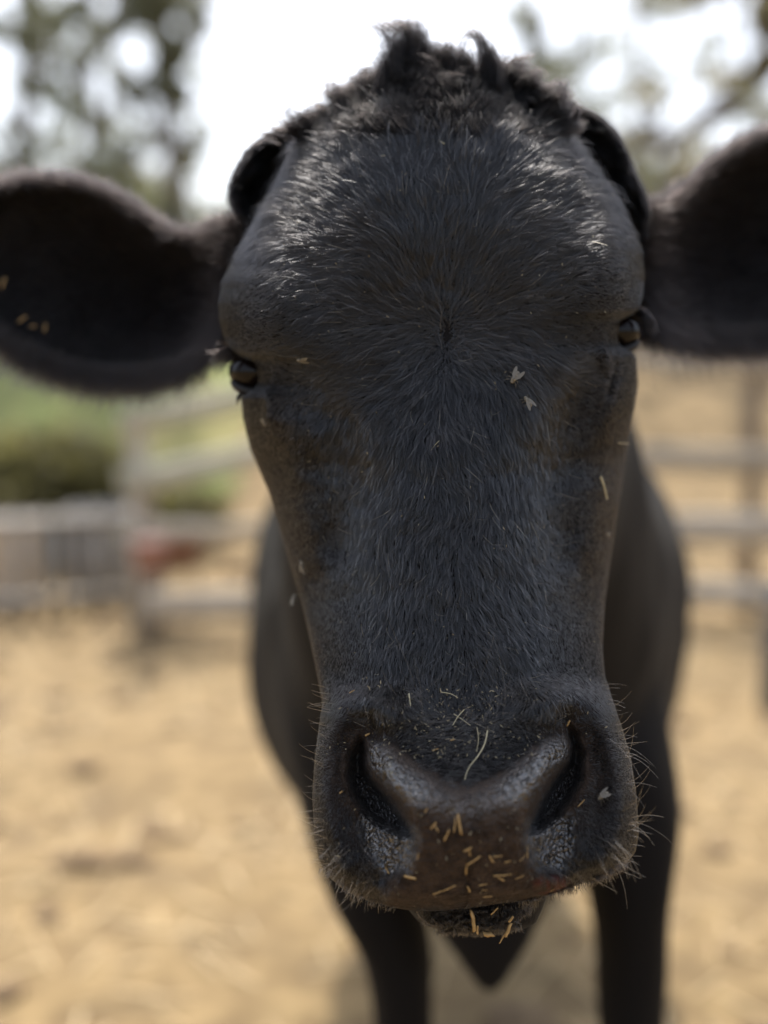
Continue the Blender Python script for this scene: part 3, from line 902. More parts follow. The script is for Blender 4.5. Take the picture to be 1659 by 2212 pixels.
def crest():
    g = []
    D = .634
    big = [([(868, 240, D), (866, 150, D), (864, 90, D), (846, 54, D), (812, 52, D)], 13, 44, 32),
           ([(880, 230, D), (885, 140, D), (890, 78, D), (876, 40, D), (842, 50, D)], 12, 38, 32),
           ([(850, 250, D), (845, 170, D), (856, 110, D), (832, 80, D)], 5, 20, 10),
           ([(892, 220, D), (900, 130, D), (906, 72, D), (895, 42, D)], 7, 22, 16),
           ([(930, 210, D), (926, 140, D), (938, 90, D)], 2, 8, 3), ([(945, 210, D), (944, 140, D), (950, 98, D)], 2, 8, 3),
           ([(965, 210, D), (962, 150, D), (976, 98, D)], 3, 10, 4), ([(1000, 210, D), (993, 150, D), (1002, 120, D)], 4, 20, 8),
           ([(1060, 225, D), (1050, 150, D), (1042, 90, D), (1022, 60, D), (994, 72, D), (988, 104, D)], 4, 20, 10),
           ([(1078, 235, D), (1064, 150, D), (1050, 95, D), (1034, 70, D)], 4, 26, 18), ([(1030, 225, D), (1020, 160, D), (1018, 128, D)], 5, 22, 10)]
    for i in range(170):
        x = rng.normal(945, 85); yt = np.interp(x, [780, 850, 940, 1000, 1080, 1150], [165, 92, 84, 100, 108, 165]) + abs(rng.normal(0, 20))
        a = rng.normal(0, 16)
        big.append(([(x, 235, D), (x + a * .2, (235 + yt) / 2, D), (x + a, yt, D), (x + a + rng.normal(0, 14), yt + rng.uniform(-12, 10), D)], 1, 8, 8))
    for pts, sub, sx, st in big:
        for i in range(sub):
            ax, bx = rng.normal(0, sx * .6), rng.normal(0, st * .6)
            m = len(pts) - 1
            g.append(([(x + ax * (1 - j / m) + bx * j / m, y + rng.normal(0, 4) * j / m, d + rng.normal(0, .003)) for j, (x, y, d) in enumerate(pts)], 46, 10, 9, 1.9))
    # the tousled mat between the tufts, thinning to both sides
    for i in range(800):
        x = rng.normal(955, 115) if rng.random() < .7 else rng.uniform(660, 1195)
        if x < 640 or x > 1215: continue
        topy = np.interp(x, [640, 700, 760, 850, 960, 1080, 1180, 1215], [270, 244, 200, 172, 162, 170, 214, 243])
        topy += 44 * (float(vnoise(np.array(x / 34.), np.array(3.), 77)) - .6); f_ = rng.random() ** 1.25; y0 = min(topy + 25 + 125 * f_, 292 + rng.normal(0, 8)); ln = rng.uniform(55, 110) * (1 - .45 * f_)
        a = rng.normal(0, .16) + (x - 955) / 420 + 1.5 * (float(vnoise(np.array(x / 60.), np.array(y0 / 60.), 71)) - .5)
        x1, y1 = x + math.sin(a) * ln, max(y0 - math.cos(a) * ln, topy - 4 - rng.random() ** 3 * 34)
        bx = rng.normal(0, 8); cx = rng.normal(0, 16)
        hd = lambda X_, Y_: min(head_depth(X_, max(Y_, 175)), .645)
        d0, d1, d2 = hd(x, y0) + .003, hd((x + x1) / 2, (y0 + y1) / 2) - rng.uniform(.001, .012) * (1 - .8 * f_), hd(x1, y1) - rng.uniform(-.006, .010) * (1 - .7 * f_)
        g.append(([(x, y0, d0), ((x + x1) / 2 + bx, (y0 + y1) / 2, d1), (x1, y1, d2), (x1 + cx, y1 + rng.uniform(-14, 12), d2 + .002)], 64, 14, 13, .9))
    # left fringe of small pointed tufts along the edge of the poll
    for x, y, tx, ty in ((662, 275, 640, 236), (690, 268, 672, 232), (712, 262, 700, 226), (735, 255, 722, 214), (758, 245, 742, 190), (785, 235, 770, 170), (805, 225, 792, 158),
                         (820, 225, 815, 150), (600, 310, 540, 312), (620, 300, 560, 292), (640, 290, 590, 278), (1190, 240, 1196, 206), (1215, 250, 1243, 214), (1240, 262, 1250, 226), (1150, 220, 1168, 190), (1110, 200, 1120, 150)):
        for _ in range(3):
            g.append(([(x + rng.normal(0, 7), y, .645), ((x + tx) / 2 + 4, (y + ty) / 2 - 3, .643), (tx + rng.normal(0, 7), ty + rng.normal(3, 7), .643)], 30, 6, 3))
    tufts('forelock', g, M_crest, cow)


crest()


def poll_and_ear_hair():
    g = []
    # temple lumps: smooth locks swept back and down over the ear roots
    for outer, inner, cnt in (([(652, 266), (600, 282), (548, 312), (512, 368), (498, 425), (512, 462), (545, 486)], [(655, 296), (628, 330), (600, 372), (578, 420), (562, 460), (552, 490), (545, 520)], 230),
                              ([(1150, 192), (1215, 222), (1292, 250), (1338, 305), (1362, 372), (1392, 425), (1400, 470)], [(1205, 268), (1250, 310), (1290, 360), (1325, 420), (1352, 470), (1380, 520), (1396, 570)], 240)):
        O, I = np.array(outer, float), np.array(inner, float)
        for i in range(cnt):
            f = rng.random() ** 1.2
            path = O * (1 - f) + I * f
            s0 = rng.uniform(-.05, .72); tt = np.clip(s0 + np.linspace(0, rng.uniform(.22, .42), 5), 0, 1) * 6
            px_ = np.interp(tt, np.arange(7), path[:, 0]); py_ = np.interp(tt, np.arange(7), path[:, 1])
            fly = 0 if rng.random() < .9 else rng.uniform(-16, 4)
            dd = .698 - .014 * (1 - f)
            g.append(([(px_[q] + rng.normal(0, 3), py_[q] + fly * q / 4 + rng.normal(0, 3), dd + rng.normal(0, .004) - .003 * q / 4) for q in range(5)], 46, 9, 6, .6))
    tufts('temple_hair', g, M_crest, cow, .6, 7)
    # ears: inner hair and long fringes
    for (nm, E, sgn) in (('ear_hair', EL, -1), ('ear_hair', ER, 1)):
        X, Y, D, Vf, Vb = E[2]
        n = 15000
        wgt = np.ones(X.shape)
        r, q, u, v = sample_grid(Vf, n, wgt)
        Nn = grid_normals(Vf)
        P0 = bil(Vf, r, q, u, v); N0 = bil(Nn, r, q, u, v); Yq = bil(Y, r, q, u, v); Xq = bil(X, r, q, u, v)
        sgrid = np.repeat(np.sin(np.linspace(-math.pi / 2, math.pi / 2, X.shape[1]))[None], X.shape[0], 0)
        s_ = bil(sgrid, r, q, u, v)
        dirx = sgn * rng.uniform(.1, .9, n); diry = np.where(s_ > 0, .8, -.45) * np.abs(s_) + rng.normal(0, .25, n)
        T = dirx[:, None] * RT - diry[:, None] * UP - 0.35 * FW
        T -= 0.6 * np.minimum((T * N0).sum(1), 0)[:, None] * N0
        T /= np.linalg.norm(T, axis=1, keepdims=True)
        L = rng.uniform(.008, .018, n) * (1 + 1.2 * np.clip(s_, 0, 1) ** 3)
        t = np.linspace(0, 1, 6)
        P = P0[:, None] + (L[:, None] * t[None])[..., None] * T[:, None] + ((L * rng.normal(.1, .25, n))[:, None] * t[None] ** 2)[..., None] * (-UP)
        n2 = 17000
        rr = rng.integers(0, X.shape[0] - 1, n2); low = rng.random(n2) < .6
        e = np.where(low, X.shape[1] - 1, 0)
        B0 = Vf[rr, e] + (Vf[rr + 1, e] - Vf[rr, e]) * rng.random((n2, 1)) + rng.normal(0, .003, (n2, 3))
        T2 = (sgn * rng.uniform(.0, .8, n2))[:, None] * RT + np.where(low, -1, .7)[:, None] * UP + rng.normal(0, .25, (n2, 3))
        T2 /= np.linalg.norm(T2, axis=1, keepdims=True)
        L2 = np.where(low, rng.uniform(.008, .026, n2), rng.uniform(.004, .010, n2))
        Pe = B0[:, None] + (L2[:, None] * t[None])[..., None] * T2[:, None] + ((L2 * rng.normal(.0, .25, n2))[:, None] * t[None] ** 2)[..., None] * RT
        Pa = np.concatenate([P, Pe])
        hair(nm, Pa, rng.uniform(.0001, .0002, len(Pa)), M_ear, cow, np.clip(rng.normal(.35, .25, len(Pa)), 0, 1))


poll_and_ear_hair()


def lashes_whiskers():
    g = []
    for i in range(80):      # left upper lashes
        t = rng.random(); x = 500 + 30 * t; y = 752 + 18 * t + rng.normal(0, 4)
        g.append(([(x + 6, y, .645), (x - 22 - 12 * rng.random(), y + 2 + rng.normal(0, 6), .64), (x - 44 - 16 * rng.random(), y + 22 + rng.normal(0, 10), .64)], 5, 3, 2))
    for i in range(80):
        t = rng.random(); x = 1368 + 20 * t; y = 668 + 14 * t + rng.normal(0, 5)
        g.append(([(x - 6, y, .645), (x + 18 + 10 * rng.random(), y + 6 + rng.normal(0, 5), .64), (x + 26 + 14 * rng.random(), y + 34 + rng.normal(0, 8), .64)], 5, 3, 2))
    for i in range(26):      # lower lids
        g.append(([(530, 845 + rng.normal(0, 4), .648), (516 + rng.normal(0, 4), 852, .645), (512, 868 + rng.normal(0, 6), .645)], 4, 3, 2))
    tufts('eyelash', g, M_ear, cow, .3, 6, (.0001, .0002))
    # whiskers and beard of the muzzle
    W = []
    tint = []

    def whisk(px, py, dx, dy, ln, curl=0.0):
        p, nn = head_pt(px, py, 0.0)
        d = dx * RT - dy * UP + np.array(nn) * .6 + np.array([0, 0, 0.0])
        d /= np.linalg.norm(d)
        c = np.cross(d, np.array(nn)); c /= np.linalg.norm(c) + 1e-9
        t = np.linspace(0, 1, 8)
        W.append(np.array(p)[None] + (ln * t)[:, None] * d + (ln * curl * t ** 2)[:, None] * (c * .8 - UP * .4))
        tint.append(rng.random())
    for i in range(95):
        y = rng.uniform(1480, 1900); s = -1 if rng.random() < .45 else 1
        e = np.interp(y, rows, Lh if s < 0 else Rh)
        whisk(e - s * rng.uniform(8, 26), y, s * 1.0, rng.normal(-.1, .35), rng.uniform(.005, .014) * (1.6 if (s > 0 and y > 1600 and rng.random() < .5) else 1), rng.normal(0, .5))
    for i in range(80):
        x = rng.uniform(700, 850) if rng.random() < .5 else rng.uniform(1180, 1340)
        y = rng.uniform(1800, 1925)
        if not (np.interp(y, rows, Lh) + 15 < x < np.interp(y, rows, Rh) - 15): continue
        whisk(x, y, (-.5 if x < 1000 else .7) + rng.normal(0, .3), .6, rng.uniform(.008, .02), rng.normal(0, .3))
    for i in range(46):
        whisk(rng.normal(1000, 130), rng.uniform(1490, 1600), rng.normal(0, 1), rng.normal(0, .5), rng.uniform(.008, .024), rng.normal(0, .8))
    P = np.array(W)
    hair('whisker', P, rng.uniform(.00007, .00013, len(P)), M_whisk, cow, np.array(tint), .35)
    # chin beard and fringe of the lip
    g = []
    for i in range(420):
        x = rng.uniform(885, 1170); y = rng.uniform(1950, 2012)
        if abs(x - 1022) > 132 - max(0, y - 1955) * 1.05 + rng.normal(0, 6): continue
        dch = .5605 + .016 * ((x - 1022) / 140) ** 2 + .0004 * max(0, y - 1995)
        g.append(([(x, y, dch), (x + rng.normal(0, 2), y + 8, dch - .0022), (x + rng.normal(0, 4), y + 11 + 6 * rng.random(), dch - .0012)], 12, 8, 8))
    for i in range(110):
        x = rng.uniform(1120, 1350); y = np.interp(x, [1140, 1200, 1260, 1300, 1350], [1944, 1928, 1908, 1894, 1866])
        g.append(([(x, y - 6, .55), (x + 3, y + 6, .548), (x + rng.normal(4, 5), y + 8 + 18 * rng.random() ** 2, .55)], 4, 8, 7))
    for i in range(36):
        x = rng.uniform(700, 860); y = np.interp(x, [700, 745, 800, 860], [1880, 1922, 1948, 1962])
        g.append(([(x, y - 8, .55), (x - 4, y + 4, .548), (x + rng.normal(-4, 5), y + 4 + 18 * rng.random() ** 2, .55)], 3, 8, 8))
    tufts('chin_hair', g, M_coat, cow, .3, 6)


M_whisk = hair_mat('whisker', (0.025, 0.023, 0.021), (0.11, 0.09, 0.07), .35, .5)
lashes_whiskers()


# ------------------------------------------------------------------ eyes
def uvball(name, c, r, m, parent, sc=(1, 1, 1), seg=32):
    bm = bmesh.new()
    bmesh.ops.create_uvsphere(bm, u_segments=seg, v_segments=seg // 2, radius=r)
    for v in bm.verts: v.co = Vector((v.co.x * sc[0], v.co.y * sc[1], v.co.z * sc[2]))
    me = bpy.data.meshes.new(name); bm.to_mesh(me); bm.free()
    me.polygons.foreach_set('use_smooth', np.ones(len(me.polygons), bool))
    o = obj(name, me, m, parent); o.location = Vector(c)
    return o


M_eye = mat('cow_eye', (0.007, 0.0045, 0.0038), 0.16, IOR=1.32)
M_eye.node_tree.nodes['Principled BSDF'].inputs['Coat Weight'].default_value = 0.0
M_eye.node_tree.nodes['Principled BSDF'].inputs['Coat Roughness'].default_value = 0.02
M_lid = mat('eyelid_skin', (0.010, 0.0085, 0.008), 0.6)
for (px, py, s, d) in ((549, 803, -1, .657), (1329, 717, 1, .657)):
    e = uvball('eyeball', U(px, py, d), 0.0156, M_eye, cow, (1, 1, .76))
    # upper and lower lid rims, swept tubes round the ball
    for (a0, a1, rr, nm) in ((math.radians(28), math.radians(118), .0033, 'eyelid'), (math.radians(-118), math.radians(-30), .0028, 'eyelid')):
        ring = []
        k = 14
        for a in np.linspace(a0, a1, k):
            c = U(px, py, d) + 0.0158 * (math.cos(a) * s * RT * .95 + math.sin(a) * UP * .82) - FW * (0.004 + .005 * math.sin(abs(a)))
            ring.append(c)
        V = []
        for i, c in enumerate(ring):
            tan = ring[min(i + 1, k - 1)] - ring[max(i - 1, 0)]; tan /= np.linalg.norm(tan)
            n1 = np.cross(tan, FW); n1 /= np.linalg.norm(n1); n2 = np.cross(tan, n1)
            tp = math.sin(math.pi * (i + .6) / (k + .2)) ** .5
            for b in np.linspace(0, 2 * math.pi, 10, endpoint=False):
                V.append(c + rr * tp * (math.cos(b) * n1 + math.sin(b) * n2))
        idx = np.arange(k * 10).reshape(k, 10); nx = np.roll(idx, -1, 1)
        q = np.stack([idx[:-1], nx[:-1], nx[1:], idx[1:]], -1).reshape(-1, 4)
        obj(nm, mesh_np(nm, V, [q]), M_lid, cow)


# ------------------------------------------------------------------ flies on the face
M_fly = noisy('fly_body', (0.05, 0.045, 0.035), (0.22, 0.19, 0.14), 900, 0.5)
M_wing = mat('fly_wing', (0.17, 0.158, 0.135), 0.6)
M_wing.node_tree.nodes['Principled BSDF'].inputs['Alpha'].default_value = 0.8


def make_fly():
    root = empty('fly')
    bm = bmesh.new()
    for (y, r, sx, sy, sz) in ((0.0022, .00085, 1.1, .8, .9), (0.0006, .0013, 1, 1.2, 1), (-0.0018, .0013, 1.0, 1.7, .85)):
        mtx = Matrix.Translation((0, y, .0012)) @ Matrix.Diagonal((sx, sy, sz, 1))
        bmesh.ops.create_uvsphere(bm, u_segments=12, v_segments=8, radius=r, matrix=mtx)
    for sx in (-1, 1):
        for y in (.0014, .0004, -.0008):
            a = Vector((sx * .0008, y, .001)); b = Vector((sx * .0024, y * 1.6, .0012)); c = Vector((sx * .0033, y * 2.2, -.0004))
            for p, q in ((a, b), (b, c)):
                d = q - p
                m = Matrix.Translation((p + q) / 2) @ d.to_track_quat('Z', 'Y').to_matrix().to_4x4()
                bmesh.ops.create_cone(bm, segments=5, radius1=.00014, radius2=.00010, depth=d.length * 1.1, matrix=m, cap_ends=True)
    me = bpy.data.meshes.new('fly_body'); bm.to_mesh(me); bm.free()
    me.polygons.foreach_set('use_smooth', np.ones(len(me.polygons), bool))
    obj('body', me, M_fly, root)
    for sx in (-1, 1):
        k = 9
        up, lo = [], []
        for i in range(k):
            t = i / (k - 1)
            wv = .0013 * math.sin(math.pi * min(t * .92 + .04, 1)) ** .6
            cx = sx * (.0006 + .0017 * t); cy = .0006 - .0058 * t
            up.append((cx + sx * wv * .75, cy + wv * .3, .0022 - .0006 * t)); lo.append((cx - sx * wv * .6, cy - wv * .2, .0023 - .0004 * t))
        V = np.array(up + lo); V2 = V + [0, 0, .00012]
        a = np.arange(k - 1)
        q = np.stack([a, a + 1, a + 1 + k, a + k], -1)
        o = obj('wing', mesh_np('wing', np.concatenate([V, V2]), [q, q[:, ::-1] + 2 * k]), M_wing, root)
    return root


def copy_tree(o, parent=None):
    c = o.copy(); COL.objects.link(c); c.parent = parent
    for ch in o.children: copy_tree(ch, c)
    return c


def place_on_face(o, px, py, ang, off=0.0, scale=1.0):
    p, n = head_pt(px, py, off)
    # local z = surface normal, local y = picture direction 'ang' (degrees, 0 = up, clockwise)
    a = math.radians(ang)
    t = Vector(math.sin(a) * RT + math.cos(a) * UP)
    t = (t - n * t.dot(n)).normalized()
    x = t.cross(n)
    m = Matrix((x, t, n)).transposed().to_4x4()
    o.matrix_world = Matrix.Translation(p) @ m @ Matrix.Scale(scale, 4)


flies = [(652, 766, 250, .86, 'grey fly sitting below the brow beside the eye on the left', .003),
         (1104, 822, 215, 1.15, 'largest pale-winged fly, on the face right of the hair whorl', .005),
         (1128, 873, -35, 1.0, 'fly with spread pale wings just under the largest fly', .005),
         (665, 1218, 10, .95, 'thin fly on the left cheek above the other cheek fly', .003),
         (648, 1297, -20, .95, 'pale-winged fly low on the left edge of the cheek', .003),
         (1307, 1724, 250, .95, 'fly sitting on the outer wing of the right nostril', .0015),
         (579, 909, 190, .75, 'small golden fly under the inner corner of the left eye', .002),
         (1300, 1153, 280, .6, 'tiny pale fly on the right cheek halfway down', .003)]
fp = make_fly()
for i, (px, py, a, s, lab, off) in enumerate(flies):
    f = fp if i == 0 else copy_tree(fp)
    place_on_face(f, px, py, a, off, s)
    tag(f, lab, 'fly', 'flies on the cow\'s face')

# ------------------------------------------------------------------ straw bits on the muzzle and face
M_straw = noisy('straw', (0.29, 0.17, 0.055), (0.45, 0.30, 0.125), 300, 0.55)
M_hay = noisy('hay_stem', (0.36, 0.32, 0.19), (0.48, 0.43, 0.28), 300, 0.5)


def straw_mesh(l, wd, bend, seed):
    r = random.Random(seed)
    k = 6
    V = []
    for i in range(k):
        t = i / (k - 1) - .5
        y = t * l; z = bend * l * (.25 - t * t) + wd * .35; x = r.uniform(-.12, .12) * wd
        ww = wd * (1 - .35 * abs(t) * 2 * r.random()) * .5
        slant = wd * .5 * r.uniform(-1, 1) if i in (0, k - 1) else 0
        V += [(x - ww, y - slant, z), (x, y, z + ww * .8), (x + ww, y + slant, z), (x, y, z - ww * .6)]
    idx = np.arange(k * 4).reshape(k, 4); nx = np.roll(idx, -1, 1)
    q = np.stack([idx[:-1], nx[:-1], nx[1:], idx[1:]], -1).reshape(-1, 4)
    return mesh_np('straw_piece', V, [q, np.array([[3, 2, 1, 0], [4 * k - 4, 4 * k - 3, 4 * k - 2, 4 * k - 1]])], False)


pieces = [  # px, py, angle, length px, width px, label
    (992, 1780, -10, 52, 9, 'long thick straw sliver, topmost of those on the brown nose pad'),
    (983, 1782, 4, 36, 5, 'thin straw sliver lying against the topmost long sliver'),
    (937, 1783, 40, 22, 6, 'stubby straw bit at the upper left of the nose pad'),
    (943, 1788, -35, 22, 5, 'short straw bit crossing the stubby one at upper left'),
    (966, 1803, 25, 32, 6, 'straw sliver leaning right below the topmost ones'),
    (1010, 1832, 60, 22, 9, 'bright orange straw fragment in the middle of the nose pad'),
    (1014, 1840, -10, 18, 5, 'orange splinter stuck to the middle straw fragment'),
    (1022, 1857, 48, 46, 7, 'straw sliver forming the right arm of the V below centre'),
    (1005, 1878, -20, 32, 8, 'straw sliver forming the left arm of the V below centre'),
    (1061, 1853, -25, 22, 7, 'short straw stub tilted left at mid right of the pad'),
    (1075, 1848, 84, 22, 5, 'level straw stub right of the tilted one'),
    (1096, 1859, 70, 16, 5, 'small straw fleck right of the level stub'),
    (1128, 1851, 74, 36, 3, 'thin straw thread near the lower rim of the right nostril'),
    (1136, 1842, 2, 30, 4, 'upright straw thread below the right nostril'),
    (1078, 1888, 92, 32, 7, 'level straw sliver of the pair at lower right of the pad'),
    (1094, 1887, 80, 26, 6, 'straw sliver crossing the level one at lower right'),
    (1082, 1896, -50, 20, 7, 'small straw chip under the crossed pair'),
    (1122, 1892, 62, 24, 5, 'straw sliver right of the crossed pair'),
    (888, 1893, 85, 34, 11, 'broad pale straw flake at the left lower lip'),
    (970, 1916, 55, 40, 6, 'long slanting straw sliver low left above the lip line'),
    (945, 1925, 58, 26, 6, 'straw splinter beneath the long slanting sliver'),
    (1015, 1918, -12, 18, 9, 'reddish straw chip at the middle of the lip groove'),
    (1043, 1908, 80, 20, 6, 'straw chip right of the lip groove'),
    (1047, 1920, 92, 14, 4, 'tiny straw fleck under the chip right of the groove'),
    (1053, 1933, 75, 22, 6, 'straw chip just above the lip edge'),
    (905, 1850, 25, 20, 4, 'straw thread at the corner beside the left nostril'),
    (838, 1880, -45, 28, 5, 'pale straw splinter below the left nostril'),
    (921, 1750, 30, 14, 4, 'tiny straw fleck on the upper left of the brown nose pad'),
    (1192, 1920, 0, 22, 3, 'upright straw thread on the pink patch of the lip'),
    (1255, 1735, 45, 26, 4, 'thin straw beside the fly on the right nostril wing'),
    (735, 1712, 60, 10, 6, 'small orange crumb on the left nostril wing'),
    (796, 1588, 70, 14, 9, 'brown crumb at the top of the left nostril'),
    (762, 1496, 80, 14, 5, 'pale crumb at the top left corner of the muzzle'),
    (1226, 1560, 20, 16, 10, 'brown crumb at the top of the right nostril'),
    (978, 1600, 80, 12, 5, 'yellow fleck above the nose pad left of the hay stem'),
    (940, 1620, 70, 18, 4, 'small straw fleck on the upper muzzle'),
]
straws = []
for i, (px, py, a, l, wd, lab) in enumerate(pieces):
    d = head_depth(px, py)
    o = obj('straw_piece', straw_mesh(l / F * d * .84, wd / F * d * .62, random.uniform(-.05, .12), i), M_straw)
    place_on_face(o, px, py, a, 0.0006)
    tag(o, lab, 'straw', 'straw bits on the muzzle')
# straw under the lip, on the chin
for i, (px, py, a, l, wd, lab) in enumerate([
        (1022, 1988, -8, 46, 9, 'yellow straw sliver, longest on the dark chin under the lip'),
        (1054, 2017, 90, 20, 12, 'square straw chip lowest on the chin'),
        (1097, 2008, 22, 32, 8, 'slanting straw sliver at the right of the chin'),
        (1104, 1985, 40, 16, 6, 'short straw stub above the slanting chin sliver'),
        (1031, 2008, 0, 18, 5, 'thin upright straw next to the square chin chip'),
        (1085, 2027, 30, 24, 3, 'pale straw thread at the bottom right of the chin'),
        (1068, 1968, 45, 22, 4, 'straw thread tucked under the middle of the lip')]):
    d = .5585
    o = obj('straw_piece', straw_mesh(l / F * d, wd / F * d, .05, 90 + i), M_straw)
    n = Vector(-FW); t = Vector(math.sin(math.radians(a)) * RT + math.cos(math.radians(a)) * UP)
    o.matrix_world = Matrix.Translation(Vector(U(px, py, d - .0015))) @ Matrix((t.cross(n), t, n)).transposed().to_4x4()
    tag(o, lab, 'straw', 'straw bits on the chin')


for i, (px, py, a, l, lab) in enumerate([(8, 612, 20, 44, 'orange straw bit at the rim of the left ear by the picture edge'), (48, 690, 50, 40, 'straw bit low inside the left ear'),
                                        (98, 708, 10, 34, 'pale straw bit next to the lower rim of the left ear'), (72, 705, 80, 22, 'small straw fleck between two bits inside the left ear')]):
    o = obj('straw_piece', straw_mesh(l * .55 / F * .74, 5 / F * .74, .05, 300 + i), M_straw)
    n = Vector(-FW); t = Vector(math.sin(math.radians(a)) * RT + math.cos(math.radians(a)) * UP)
    o.matrix_world = Matrix.Translation(Vector(U(px, py, .742))) @ Matrix((t.cross(n), t, n)).transposed().to_4x4()
    tag(o, lab, 'straw', 'straw bits in the ear')


# curved hay stems and scattered flecks in the coat
def curved_stem(pts, wd, lab, m, name='hay_stem'):
    P = []
    for (px, py) in pts:
        p, n = head_pt(px, py, 0.0022); P.append(np.array(p))
    P = np.array(P)
    t = np.linspace(0, len(P) - 1, 14)
    C = np.stack([np.interp(t, np.arange(len(P)), P[:, j]) for j in range(3)], -1)
    for _ in range(3): C[1:-1] = (C[:-2] + 2 * C[1:-1] + C[2:]) / 4
    V = []
    for i, c in enumerate(C):
        tan = C[min(i + 1, 13)] - C[max(i - 1, 0)]; tan /= np.linalg.norm(tan)
        n1 = np.cross(tan, FW); n1 /= np.linalg.norm(n1); n2 = np.cross(tan, n1)
        for b in np.linspace(0, 2 * math.pi, 6, endpoint=False):
            V.append(c + wd * (1 - .4 * i / 13) * (math.cos(b) * n1 + math.sin(b) * n2))
    idx = np.arange(14 * 6).reshape(14, 6); nx = np.roll(idx, -1, 1)
    q = np.stack([idx[:-1], nx[:-1], nx[1:], idx[1:]], -1).reshape(-1, 4)
    o = obj(name, mesh_np(name, V, [q]), m)
    tag(o, lab, 'straw', 'hay stems on the face')


curved_stem([(1053, 1582), (1048, 1612), (1028, 1640), (1010, 1662), (1002, 1692)], .00035, 'long curved pale hay stem lying over the top of the nose pad', M_hay)
curved_stem([(1030, 1575), (1034, 1600), (1028, 1628)], .00018, 'fine short hay stem left of the long curved one', M_hay)
curved_stem([(952, 1496), (975, 1500), (990, 1510)], .00022, 'small curved hay stem at the top middle of the muzzle', M_hay)
curved_stem([(1003, 1535), (988, 1552), (978, 1572)], .00026, 'slanting hay stem at the centre of the upper muzzle', M_hay)
curved_stem([(980, 1545), (1000, 1560), (1016, 1572)], .00020, 'hay stem crossing the slanting one on the upper muzzle', M_hay)
curved_stem([(882, 1505), (883, 1528)], .0003, 'short upright hay stub on the upper left muzzle', M_hay)
curved_stem([(1291, 1030), (1297, 1048), (1304, 1078)], .0008, 'thick dry stem fragment on the right cheek', M_hay)
curved_stem([(1328, 955), (1352, 957)], .0003, 'straight hay stub at the right edge of the face', M_hay)
curved_stem([(932, 975), (944, 960), (950, 955)], .0002, 'fine pale hay stem on the middle of the nose bridge', M_hay)
curved_stem([(960, 316), (950, 310)], .0004, 'yellow hay fleck at the top of the forehead', M_hay)
curved_stem([(826, 343), (834, 342)], .0004, 'small golden fleck on the upper forehead left of centre', M_hay)


def fine_crumbs():
    """dust and chaff too small and many to count, caught on the upper muzzle, chin and face"""
    V, T = [], []
    n = 0
    for i in range(620):
        r = rng.random()
        if r < .45: x, y = rng.normal(980, 110), rng.uniform(1490, 1640)
        elif r < .54: x, y = rng.uniform(840, 1200), rng.uniform(1740, 1955)
        elif r < .58: x, y = rng.uniform(690, 780), rng.uniform(1600, 1880)
        else: x, y = rng.uniform(520, 1360), rng.uniform(360, 1500)
        if not (np.interp(y, rows, Lh) + 12 < x < np.interp(y, rows, Rh) - 12): continue
        if polydist(np.array(x), np.array(y), NL, True) < 4 or polydist(np.array(x), np.array(y), NR, True) < 4: continue
        p, nn = head_pt(x, y, .0012 if y > 1500 else .0035)
        s = rng.uniform(.0002, .0006) * (1.0 if y > 1450 else .8)
        a = rng.normal(0, 1, 3); a /= np.linalg.norm(a); b = np.cross(a, np.array(nn)); b /= np.linalg.norm(b) + 1e-9
        e = rng.uniform(1, 3.0)
        p = np.array(p)
        V += [p - a * s * e, p + b * s * .6, p + a * s * e, p - b * s * .6, p + np.array(nn) * s * .8]
        T += [(n, n + 1, n + 4), (n + 1, n + 2, n + 4), (n + 2, n + 3, n + 4), (n + 3, n, n + 4)]
        n += 5
    tag(obj('chaff', mesh_np('chaff', np.array(V), [np.array(T)], False), noisy('chaff_dust', (0.20, 0.165, 0.10), (0.34, 0.29, 0.18), 400, .7)), kind='stuff',
        label='fine pale chaff and dust caught in the cow\'s face hair', cat='chaff')


fine_crumbs()


# ==================================================================== FENCES
def tube(pts, radii, k=8):
    P = np.array(pts, float); n = len(P)
    V = []
    for i in range(n):
        tan = P[min(i + 1, n - 1)] - P[max(i - 1, 0)]; tan = tan / (np.linalg.norm(tan) + 1e-9)
        a = np.array([0, 0, 1.0]) if abs(tan[2]) < .9 else np.array([1.0, 0, 0])
        n1 = np.cross(tan, a); n1 /= np.linalg.norm(n1); n2 = np.cross(tan, n1)
        for b in np.linspace(0, 2 * math.pi, k, endpoint=False):
            V.append(P[i] + radii[i] * (math.cos(b) * n1 + math.sin(b) * n2))
    idx = np.arange(n * k).reshape(n, k); nx = np.roll(idx, -1, 1)
    q = np.stack([idx[:-1], nx[:-1], nx[1:], idx[1:]], -1).reshape(-1, 4)
    V += [P[0], P[-1]]
    a, b = n * k, n * k + 1
    t = np.concatenate([np.stack([np.full(k, a), np.roll(idx[0], -1), idx[0]], -1), np.stack([np.full(k, b), idx[-1], np.roll(idx[-1], -1)], -1)])
    return np.array(V), [q, t]


